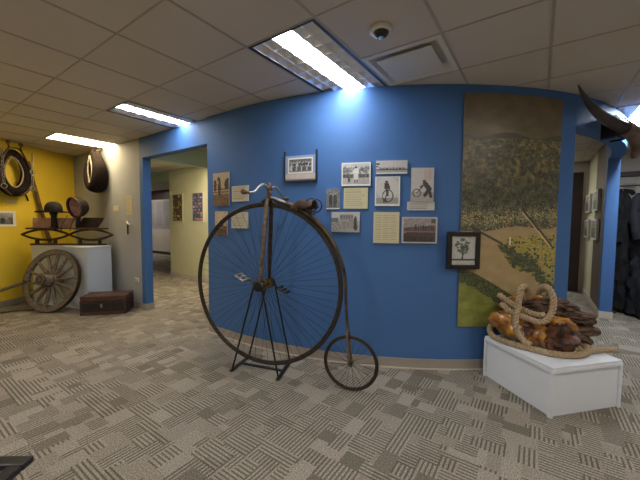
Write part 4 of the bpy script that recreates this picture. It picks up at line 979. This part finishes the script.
# ---------------------------------------------------------------- left display
p1 = V((-5.75, 1.96, 0)); f1_ = V((0.954, 0.30, 0)); f2_ = V((-0.30, 0.954, 0)); LP, DP, HP = 1.27, 0.43, 0.985
po = p1 - f1_ * LP; ang = math.atan2(f1_.y, f1_.x)
def PL(a, b, z): return po + f1_ * a + f2_ * b + V((0, 0, z))
pd_ = thing('display_pedestal', 'tall pale grey pedestal by the yellow wall carrying the buggy seat', 'pedestal', po, ang)
bm = nb(); box(bm, (0.01, 0.01, 0), (LP - 0.01, DP - 0.01, HP - 0.02)); obj('body', bm, M['plinth'], pd_)
bm = nb(); box(bm, (0, 0, HP - 0.02), (LP, DP, HP), bev=0.002); obj('top_panel', bm, M['plinth'], pd_)
# wagon wheel leaning on its front
WRd = 0.485
ww = thing('wagon_wheel', 'weathered wooden wagon wheel leaning on the front of the grey pedestal', 'wheel', PL(0.785, -0.30, 0.0), ang + math.radians(9))
tilt = math.radians(14)
Rw = Matrix.Rotation(-tilt, 4, 'X')
def Wp(x_, y_, z_): return Rw @ V((x_, y_, z_))
cz = WRd
def wcirc(R, n=72): return [Wp(R * math.cos(a), 0, cz + R * math.sin(a)) for a in [2 * PI * k / n for k in range(n)]]
bm = nb()
n = 96; rr_ = []
for k in range(n):
    a = 2 * PI * k / n; c_, s_ = math.cos(a), math.sin(a)
    rr_.append([bm.verts.new(Wp(R * c_, y_, cz + R * s_)) for R, y_ in ((WRd - .008, -.028), (WRd - .008, .028), (WRd - .072, .026), (WRd - .08, .015), (WRd - .08, -.015), (WRd - .072, -.026))])
for k in range(n):
    A, B = rr_[k], rr_[(k + 1) % n]
    for i in range(6): bm.faces.new((A[i], A[(i + 1) % 6], B[(i + 1) % 6], B[i]))
obj('felloe', bm, M['old_wood'], ww)
bm = nb(); rr_ = []
for k in range(n):
    a = 2 * PI * k / n; c_, s_ = math.cos(a), math.sin(a)
    rr_.append([bm.verts.new(Wp(R * c_, y_, cz + R * s_)) for R, y_ in ((WRd, -.029), (WRd, .029), (WRd - .0085, .029), (WRd - .0085, -.029))])
for k in range(n):
    A, B = rr_[k], rr_[(k + 1) % n]
    for i in range(4): bm.faces.new((A[i], A[(i + 1) % 4], B[(i + 1) % 4], B[i]))
obj('iron_tire', bm, M['iron'], ww)
for k in range(14):
    a = 2 * PI * (k + .35) / 14; d = (math.cos(a), math.sin(a))
    bm = nb(); tube(bm, [Wp(d[0] * .08, 0, cz + d[1] * .08), Wp(d[0] * .16, 0, cz + d[1] * .16), Wp(d[0] * .30, 0, cz + d[1] * .30), Wp(d[0] * (WRd - .065), 0, cz + d[1] * (WRd - .065))], [.026, .029, .023, .020], 10); obj('spoke', bm, M['old_wood'], ww, True)
bm = nb(); hub_o = Wp(0, 0, cz); axv = Rw @ V((0, -1, 0))
lathe(bm, [(.03, -.14), (.062, -.14), (.07, -.10), (.095, -.05), (.105, 0), (.10, .05), (.082, .10), (.078, .185), (.07, .19), (.055, .19)], hub_o, axv, 28); hubo = obj('hub', bm, M['old_wood'], ww, True)
bm = nb(); ring(bm, hub_o + axv * .18, axv, .078, .008, 32, 6); ring(bm, hub_o + axv * .055, axv, .099, .006, 32, 6); obj('hub_band', bm, M['iron'], hubo, True)
bm = nb(); lathe(bm, [(.054, .186), (.054, .193), (.03, .193), (.03, .188)], hub_o, axv, 24); obj('axle_hole', bm, M['fix_black'], hubo)
# wooden shaft and dark rod on the floor at far left
r = thing('wagon_shaft', 'weathered wooden shaft running from the left edge into the wagon wheel', 'shaft', (0, 0, 0))
bm = nb(); sp0, sp1 = V((-6.56, 1.40, 0.43)), V((-6.80, 1.02, 0.25)); tube(bm, spline([sp0, (sp0 + sp1) / 2 + V((0, 0, .01)), sp1], 6), [0.024] * 13, 8) 
obj('shaft_pole', bm, M['old_wood'], r, True)
bm = nb(); bar(bm, (-6.50, 1.46, 0.44), sp0, 0.016, 0.016); ring(bm, sp0, (.5, .5, .2), 0.028, 0.006, 20, 6); obj('iron_end', bm, M['iron'], r, True)
r = thing('floor_rod', 'long dark rod lying on the carpet along the yellow wall', 'rod', (0, 0, 0))
bm = nb(); tube(bm, [(-6.35, 1.60, 0.012), (-6.56, 1.25, 0.012), (-6.60, 0.90, 0.012)], 0.012, 8); obj('rod_body', bm, M['iron'], r, True)
bm = nb(); lathe(bm, [(.008, -.02), (.017, -.012), (.017, .012), (.008, .02)], (-6.35, 1.60, 0.017), (0.55, 0.83, 0), 12); obj('rod_tip', bm, M['iron'], r, True)

# buggy seat on elliptic springs, set diagonally over the pedestal
ba = math.radians(40); BC_ = V((-6.47, 1.965, 0)); bd, bq = V((math.cos(ba), math.sin(ba), 0)), V((-math.sin(ba), math.cos(ba), 0))
def PS(a, b, z): return BC_ + bd * a + bq * b + V((0, 0, z))
bs = thing('buggy_seat', 'old buggy seat board on two elliptic leaf springs atop the grey pedestal', 'buggy seat', PS(0, 0, HP), ba)
bm = nb(); box(bm, (-0.60, -0.022, 0.0), (0.58, 0.022, 0.030), bev=0.004); obj('base_bar', bm, M['dark_wood'], bs)
for q in (-0.50, -0.22, 0.17, 0.48):
    bm = nb(); box(bm, (q - 0.014, -0.03, 0.030), (q + 0.014, 0.03, 0.10)); obj('spring_clip', bm, M['iron'], bs)
for cx_, hl in ((-0.365, 0.365), (0.345, 0.345)):
    for sg in (-1, 1):
        bm = nb(); pts = []
        for k in range(17):
            q = -1 + k / 8; pts.append((cx_ + q * hl, 0, 0.178 + sg * 0.088 * (1 - q * q)))
        tube(bm, pts, 0.0085, 8, flat=2.2); obj('leaf_spring', bm, M['iron'], bs, True)
    for q in (-1, 1):
        bm = nb(); bar(bm, (cx_ + q * (hl - 0.012), -0.028, 0.178), (cx_ + q * (hl - 0.012), 0.028, 0.178), 0.014); obj('spring_eye', bm, M['iron'], bs, True)
bm = nb(); box(bm, (-0.56, -0.15, 0.268), (-0.13, 0.15, 0.294), bev=0.005); obj('seat_rail', bm, M['dark_wood'], bs)
bm = nb(); box(bm, (0.16, -0.15, 0.268), (0.55, 0.15, 0.294), bev=0.005); obj('seat_rail', bm, M['dark_wood'], bs)
bm = nb(); box(bm, (-0.13, -0.10, 0.276), (0.16, 0.10, 0.292)); obj('seat_board', bm, M['pole_wood'], bs)
def slanted(vs, th, name, m, lab):
    bm = nb(); a_ = [bm.verts.new(v_) for v_ in vs]; b_ = [bm.verts.new((v_[0], v_[1] + th, v_[2])) for v_ in vs]
    for i in range(4): bm.faces.new((a_[i], a_[(i + 1) % 4], b_[(i + 1) % 4], b_[i]))
    bm.faces.new(a_); bm.faces.new(b_[::-1]); obj(name, bm, m, bs)['label'] = lab
slanted([(-0.52, -0.06, 0.295), (0.36, -0.06, 0.295), (0.42, -0.02, 0.455), (-0.54, -0.02, 0.455)], 0.02, 'pink_panel', M['seat_wood'], 'worn pinkish tan panel')
slanted([(0.17, -0.095, 0.296), (0.50, -0.095, 0.296), (0.58, -0.04, 0.465), (0.26, -0.04, 0.465)], 0.022, 'dark_panel', M['blk_leather'], 'dark brown end panel')
SB = HP + 0.296
r = thing('hat_stand', 'short black hat stand under the bowler hat', 'stand', PS(-0.15, -0.112, SB), ba)
bm = nb(); lathe(bm, [(0.062, 0), (0.062, 0.012), (0.045, 0.02), (0.038, 0.12), (0.04, 0.19), (0.055, 0.235), (0.05, 0.250)], seg=24); obj('post', bm, M['felt'], r, True)
r = thing('bowler_hat', 'black bowler hat on its stand above the buggy seat', 'hat', PS(-0.15, -0.112, SB + 0.246), ba)
bm = nb(); lathe(bm, [(0.112, 0.006), (0.114, 0.03), (0.115, 0.065), (0.109, 0.10), (0.094, 0.135), (0.07, 0.160), (0.04, 0.175), (0.012, 0.180)], seg=36, sx=1.0, sy=1.05); obj('crown', bm, M['felt'], r, True)
bm = nb(); n = 48; rows = []
for i in range(7):
    q = i / 6; row = []
    for k in range(n):
        a = 2 * PI * k / n; rad = 0.108 + 0.075 * q; x_ = rad * math.cos(a) * (1.05 + .40 * q); y_ = rad * math.sin(a)
        row.append(bm.verts.new((x_, y_, 0.006 + 0.022 * q * q * math.sin(a) ** 2 - 0.004 * q * math.cos(a) ** 2)))
    rows.append(row)
for A, B in zip(rows[:-1], rows[1:]):
    for k in range(n): bm.faces.new((A[k], A[(k + 1) % n], B[(k + 1) % n], B[k]))
o = obj('brim', bm, M['felt'], r, True); so = o.modifiers.new('s', 'SOLIDIFY'); so.thickness = 0.006
bm = nb(); ring(bm, (0, 0, 0.022), (0, 0, 1), 0.118, 0.006, 40, 6, flat=2.5); obj('hat_band', bm, M['blk_leather'], r, True)
bo = thing('bonnet', 'dark ribbed bonnet with faded pink lining and hanging ribbons, right of the bowler', 'bonnet', PS(0.17, -0.02, SB), ba)
bdir = V((0.22, -0.93, -0.20)).normalized(); bdir = Matrix.Rotation(-ba, 3, 'Z') @ bdir; bcn = V((0.0, -0.06, 0.335))
bm = nb(); lathe(bm, [(0.176, 0.035), (0.168, 0.0), (0.170, -0.02), (0.163, -0.04), (0.162, -0.06), (0.150, -0.085), (0.140, -0.105), (0.120, -0.13), (0.100, -0.15), (0.07, -0.168), (0.03, -0.178), (0.012, -0.18), (0.012, -0.172), (0.06, -0.16), (0.095, -0.14), (0.125, -0.11), (0.146, -0.06), (0.152, 0.0), (0.165, 0.032), (0.176, 0.035)], bcn, bdir, 40)
for f in [f for f in bm.faces if len(f.verts) > 10]: bm.faces.remove(f)
obj('shell', bm, M['felt'], bo, True)
bm = nb(); lathe(bm, [(0.150, 0.004), (0.143, -0.05), (0.120, -0.10), (0.088, -0.135), (0.05, -0.155), (0.01, -0.160), (0.008, -0.155), (0.048, -0.150), (0.084, -0.130), (0.115, -0.098), (0.138, -0.05), (0.145, 0.004)], bcn, bdir, 40)
for f in [f for f in bm.faces if len(f.verts) > 10]: bm.faces.remove(f)
obj('lining', bm, M['pink_silk'], bo, True)['label'] = 'faded pink lining'
bm = nb(); ring(bm, bcn + bdir * 0.03, bdir, 0.168, 0.009, 44, 8); obj('brim_edge', bm, M['grip'], bo, True)
bm = nb(); tube(bm, [(0.0, 0.0, 0.0), (0.0, 0.0, 0.20)], [0.05, 0.028], 16); obj('support', bm, M['felt'], bo, True)
for x_, zz, r_e in ((-0.17, -0.085, 0.022), (-0.03, -0.045, 0.016)):
    bm = nb(); tube(bm, spline([(x_ + .10, -0.15, 0.20), (x_ + .05, -0.17, 0.10), (x_ + .02, -0.175, 0.03), (x_, -0.172, zz)], 6), lerp_list([0.010, 0.013, 0.012, r_e], 19), 8, flat=0.35); obj('ribbon', bm, M['felt'], bo, True)

# trunk
tL, tM = V((-5.49, 1.76, 0)), V((-5.11, 2.19, 0)); tx = (tM - tL).normalized(); ty = V((-tx.y, tx.x, 0)); TW, TD, THt = (tM - tL).length + 0.03, 0.37, 0.275
tk = thing('wooden_chest', 'small worn brown wooden chest with dark edges on the carpet', 'chest', tL, math.atan2(tx.y, tx.x))
bm = nb(); box(bm, (0.006, 0.006, 0.004), (TW - 0.006, TD - 0.006, THt * 0.76), bev=0.002); obj('body', bm, M['trunk_front'], tk)
bm = nb(); box(bm, (0.004, 0.004, THt * 0.77), (TW - 0.004, TD - 0.004, THt), bev=0.004); ld = obj('lid', bm, M['trunk_wood'], tk)
for x_ in (0, TW - 0.022):
    for y_ in (0, TD - 0.022):
        bm = nb(); box(bm, (x_, y_, 0), (x_ + 0.022, y_ + 0.022, THt * 0.76)); obj('corner_post', bm, M['dark_wood'], tk)
bm = nb()
box(bm, (0.022, 0, 0.0), (TW - 0.022, 0.006, 0.02)); box(bm, (0.022, 0, THt * .64), (TW - 0.022, 0.006, THt * .70)); obj('front_strips', bm, M['dark_wood'], tk)
bm = nb(); box(bm, (TW - 0.006, 0.022, 0.0), (TW, TD - 0.022, 0.02)); box(bm, (TW - 0.006, 0.022, THt * .64), (TW, TD - 0.022, THt * .70))
obj('side_strips', bm, M['dark_wood'], tk)
bm = nb(); box(bm, (0.02, 0.001, 0.02), (TW - 0.02, 0.0065, 0.045)); obj('bottom_strip', bm, M['trunk_wood'], tk)
bm = nb(); 
for a0, a1 in (((0, 0, THt - .006), (TW, 0.02, THt + .004)), ((0, TD - .02, THt - .006), (TW, TD, THt + .004)), ((0, 0.02, THt - .006), (0.02, TD - .02, THt + .004)), ((TW - .02, 0.02, THt - .006), (TW, TD - .02, THt + .004))): box(bm, a0, a1, bev=0.002)
obj('lid_edging', bm, M['dark_wood'], ld)
bm = nb(); box(bm, (TW * .47 - .03, -0.006, THt * .42), (TW * .47 + .03, 0.006, THt * .80), bev=0.002); o = obj('lock_plate', bm, M['iron'], tk)
bm = nb(); box(bm, (TW * .47 - .012, -0.014, THt * .40), (TW * .47 + .012, -0.006, THt * .62), bev=0.002); obj('hasp', bm, M['chain'], o)
bm = nb(); box(bm, (TW, 0.05, THt * .33), (TW + 0.006, TD - 0.05, THt * .52), bev=0.002); obj('side_panel', bm, M['trunk_wood'], tk)
bm = nb(); tube(bm, spline([(TW + .004, TD * .36, THt * .5), (TW + .022, TD * .40, THt * .44), (TW + .022, TD * .60, THt * .44), (TW + .004, TD * .64, THt * .5)], 5), 0.006, 8); obj('side_handle', bm, M['blk_leather'], tk, True)

# horse collars
def collar(name, label, loc, rz, W2, H2, full, lean=0.0, puff=1.0, deep=1.0, top_in=0.30):
    r = thing(name, label, 'horse collar', loc, rz)          # local: -y faces out, z up, origin at centre
    def oval(k, sx_, sz_, y_=0, n=56):
        out = []
        for q in range(n):
            a = 2 * PI * q / n; wz = 1 - top_in * math.sin(a) ** 1.5 if math.sin(a) > 0 else 1.0 + 0.05 * math.sin(a)
            out.append(V((sx_ * math.cos(a) * wz, y_ + lean * math.sin(a), sz_ * math.sin(a))))
        return out
    P = oval(0, W2 - .062 * puff, H2 - .06)
    rad = [0.066 * puff * (1.0 - 0.42 * max(0, math.sin(2 * PI * q / 56)) + 0.18 * max(0, -math.sin(2 * PI * q / 56))) for q in range(56)]
    bm = nb(); tube(bm, P, rad, 14, True)
    for v_ in bm.verts: v_.co.y *= deep
    obj('leather_body', bm, M['blk_leather'], r, True)
    bm = nb(); tube(bm, oval(0, W2 - .132 * puff, H2 - .135, -0.03 if deep < 1.2 else -0.088), 0.011 if deep < 1.2 else 0.014, 10, True); obj('pale_rim', bm, M['lining'], r, True)['label'] = 'pale inner rim'
    bm = nb(); tube(bm, oval(0, W2 - .015, H2 - .02, -0.03), 0.014, 8, True); obj('welt', bm, M['blk_leather'], r, True)
    if full:
        for s in (-1, 1):
            bm = nb(); pts = [(s * W2 * x_, -0.06 + y_, H2 * z_) for x_, y_, z_ in ((.20, .02, -1.0), (.62, 0, -.78), (.88, -.01, -.30), (.84, -.01, .20), (.56, 0, .72), (.34, .0, 1.0), (.36, 0, 1.17))]
            tube(bm, spline(pts, 6), lerp_list([.012, .018, .020, .018, .016, .012, .010], 37), 10); hm_ = obj('hame', bm, M['dark_wood'], r, True)
            bm = nb(); bmesh.ops.create_uvsphere(bm, u_segments=14, v_segments=10, radius=0.030, matrix=Matrix.Translation(V(pts[-1]) + V((0, 0, .025)))); obj('brass_ball', bm, M['grip'], hm_, True)
            for rx_, rz_ in ((.86, .04), (.80, -.24)):
                bm = nb(); ring(bm, (s * W2 * rx_, -0.10, rz_), (.3, 1, 0), .036, .0065, 24, 6); obj('ring', bm, M['chain'], hm_, True)
            bm = nb()
            for q in range(11):
                c_ = V((s * W2 * (.86 - .005 * q), -0.105, 0.32 - 0.050 * q)); nrm = (1, 0.2, 0) if q % 2 else (0.2, 1, 0)
                x_, y_ = frame_at(nrm); tube(bm, [c_ + V((0, 0, 1)) * math.sin(a) * .030 + (V(nrm).normalized().cross(V((0, 0, 1)))) * math.cos(a) * .014 for a in [2 * PI * k / 14 for k in range(14)]], .0055, 6, True)
            obj('chain', bm, M['chain'], hm_, True)
        bm = nb(); tube(bm, spline([(-W2 * .35, -.07, H2 * .98), (0, -.09, H2 * 1.03), (W2 * .35, -.07, H2 * .98)], 5), .016, 8, flat=.5); obj('top_strap', bm, M['blk_leather'], r, True)
    else:
        bm = nb()
        for q in (-.05, .05): tube(bm, spline([(q, -.02, H2 - .04), (q * 1.1, -.04, H2 + .01), (q, 0, H2 + .045)], 4), .012, 8)
        obj('top_straps', bm, M['blk_leather'], r, True)
    bm = nb(); bar(bm, (0, -0.02, H2 - .03), (0, 0.10, H2 + .0), .008); obj('wall_peg', bm, M['iron'], r)
    return r
yaw_y = math.atan2(YD.y, YD.x)
c1_ = Y3(1.30, 0.13, 2.165)
collar('horse_collar', 'large black horse collar with hames, brass balls and chains on the yellow wall', (c1_.x, c1_.y, c1_.z), math.atan2(YN.y, YN.x) + PI / 2, 0.275, 0.37, True)
collar('horse_collar', 'plain black leather horse collar hanging on the grey wall', (-6.34, 2.335, 2.27), math.radians(6), 0.215, 0.36, False, puff=1.15, deep=1.55, top_in=0.62)
# strap end below the first collar
r = thing('hanging_strap', 'short dark leather strap hanging on the yellow wall beside the collar', 'strap', (0, 0, 0)); bm = nb()
tube(bm, spline([Y3(1.07, .006, 1.90), Y3(1.03, .03, 1.86), Y3(0.98, .02, 1.79), Y3(.965, .02, 1.73)], 6), lerp_list([.010, .014, .016, .02], 19), 8, flat=.5); obj('strap_body', bm, M['blk_leather'], r, True)
# rough pole leaning in the corner
r = thing('wooden_pole', 'long rough knotty wooden pole leaning on the yellow wall behind the pedestal', 'pole', (0, 0, 0))
a0, a1 = Y3(0.95, 0.035, 2.41), V((-7.36, 2.12, 0.0)); dv = a0 - a1
pts = [a1 + dv * (k / 14) + V((random.uniform(-.006, .006), random.uniform(-.006, .006), 0)) for k in range(15)]
bm = nb(); tube(bm, spline(pts, 3), lerp_list([.036] * 6 + [.031, .030, .029, .028, .027, .026, .020], 43), 10); po_ = obj('shaft', bm, M['pole_wood'], r, True)
for k, fr in enumerate((.62, .70, .78, .86, .93)):
    c_ = a1 + dv * fr; s = 1 if k % 2 else -1
    bm = nb(); bar(bm, c_, c_ + V((s * .035, -.02, .03)), .013, .005, 8); obj('knot_stub', bm, M['pole_wood'], r, True)
# labels and small fittings
o = make_print('wall_label', 0.14, 0.045, 0.003, cv_doc(16, 6, 2, 90, bg=(222, 214, 190), ink=(190, 184, 160)), (222, 214, 190)); c_ = Y3(1.225, 0.005, 1.695); o.location = c_; o.rotation_euler = (0, 0, math.atan2(YN.y, YN.x) + PI / 2); tag(o, 'small white label on the yellow wall under the horse collar', 'label')
cvp = cv_people(32, 30, 3, 150, 110, .6, 70, border=.12); o = make_print('wall_photograph', 0.40, 0.25, 0.006, cvp, (214, 210, 200)); c_ = Y3(1.37, 0.008, 1.42); o.location = c_; o.rotation_euler = (0, 0, math.atan2(YN.y, YN.x) + PI / 2); tag(o, 'black and white photograph low on the yellow wall at the left edge', 'photograph')
o = make_print('wall_label', 0.19, 0.085, 0.003, cv_doc(18, 8, 3, 91, bg=(214, 206, 180), ink=(180, 172, 150)), (214, 206, 180)); o.location = (-5.955, 2.476, 1.615); tag(o, 'small cream label on the grey wall below the plain horse collar', 'label')
o = make_print('wall_plaque', 0.20, 0.315, 0.005, cv_doc(18, 28, 9, 92, bg=(196, 188, 160), ink=(168, 158, 130)), (196, 188, 160)); o.location = (-5.475, 2.474, 1.655); tag(o, 'tall pale plaque on the grey wall near the blue opening', 'plaque')
r = thing('wall_bracket', 'black bar with white lever below the tall plaque on the grey wall', 'bracket', (-5.53, 2.48, 1.30))
bm = nb(); box(bm, (-0.022, -0.018, -0.12), (0.0, -0.0, 0.10), bev=0.003); obj('plate', bm, M['black_plastic'], r)
bm = nb(); tube(bm, spline([(0.0, -0.02, 0.09), (0.05, -0.04, 0.07), (0.12, -0.045, 0.05), (0.19, -0.04, 0.055)], 5), .014, 10); obj('lever', bm, M['plastic'], r, True)['label'] = 'white lever'
r = thing('wall_socket', 'small white wall socket low beside the trunk', 'socket', (-5.295, 2.48, 0.455))
bm = nb(); box(bm, (-0.065, -0.008, -0.03), (0.065, 0, 0.03), bev=0.003); obj('cover_plate', bm, M['plastic'], r)
bm = nb()
for q in (-.03, .03): box(bm, (q - .016, -0.0095, -.018), (q + .016, -0.008, .018))
obj('outlets', bm, M['lining'], r)

# black slotted bench top peeking in at lower left
bn = thing('black_bench', 'black slotted bench corner at the lower left edge', 'bench', (-1.63, 0.355, 0), math.radians(36))
# local: x right along the far edge, top at z
bz = 0.465
bm = nb()
box(bm, (-0.6, -0.055, bz - 0.028), (0.0, 0.0, bz), bev=0.008); box(bm, (-0.055, -0.32, bz - 0.028), (0.0, -0.055, bz), bev=0.008)
for q in (-0.135, -0.215, -0.295): box(bm, (-0.6, q - 0.02, bz - 0.026), (-0.055, q + 0.02, bz - 0.002), bev=0.004)
box(bm, (-0.655, -0.32, bz - 0.028), (-0.6, 0.0, bz), bev=0.008)
obj('slotted_top', bm, M['black_plastic'], bn)
for x_, y_ in ((-0.16, -0.09), (-0.52, -0.09), (-0.16, -0.27), (-0.52, -0.27)):
    bm = nb(); box(bm, (x_ - 0.015, y_ - 0.015, 0), (x_ + 0.015, y_ + 0.015, bz - 0.028)); obj('leg', bm, M['black_plastic'], bn)
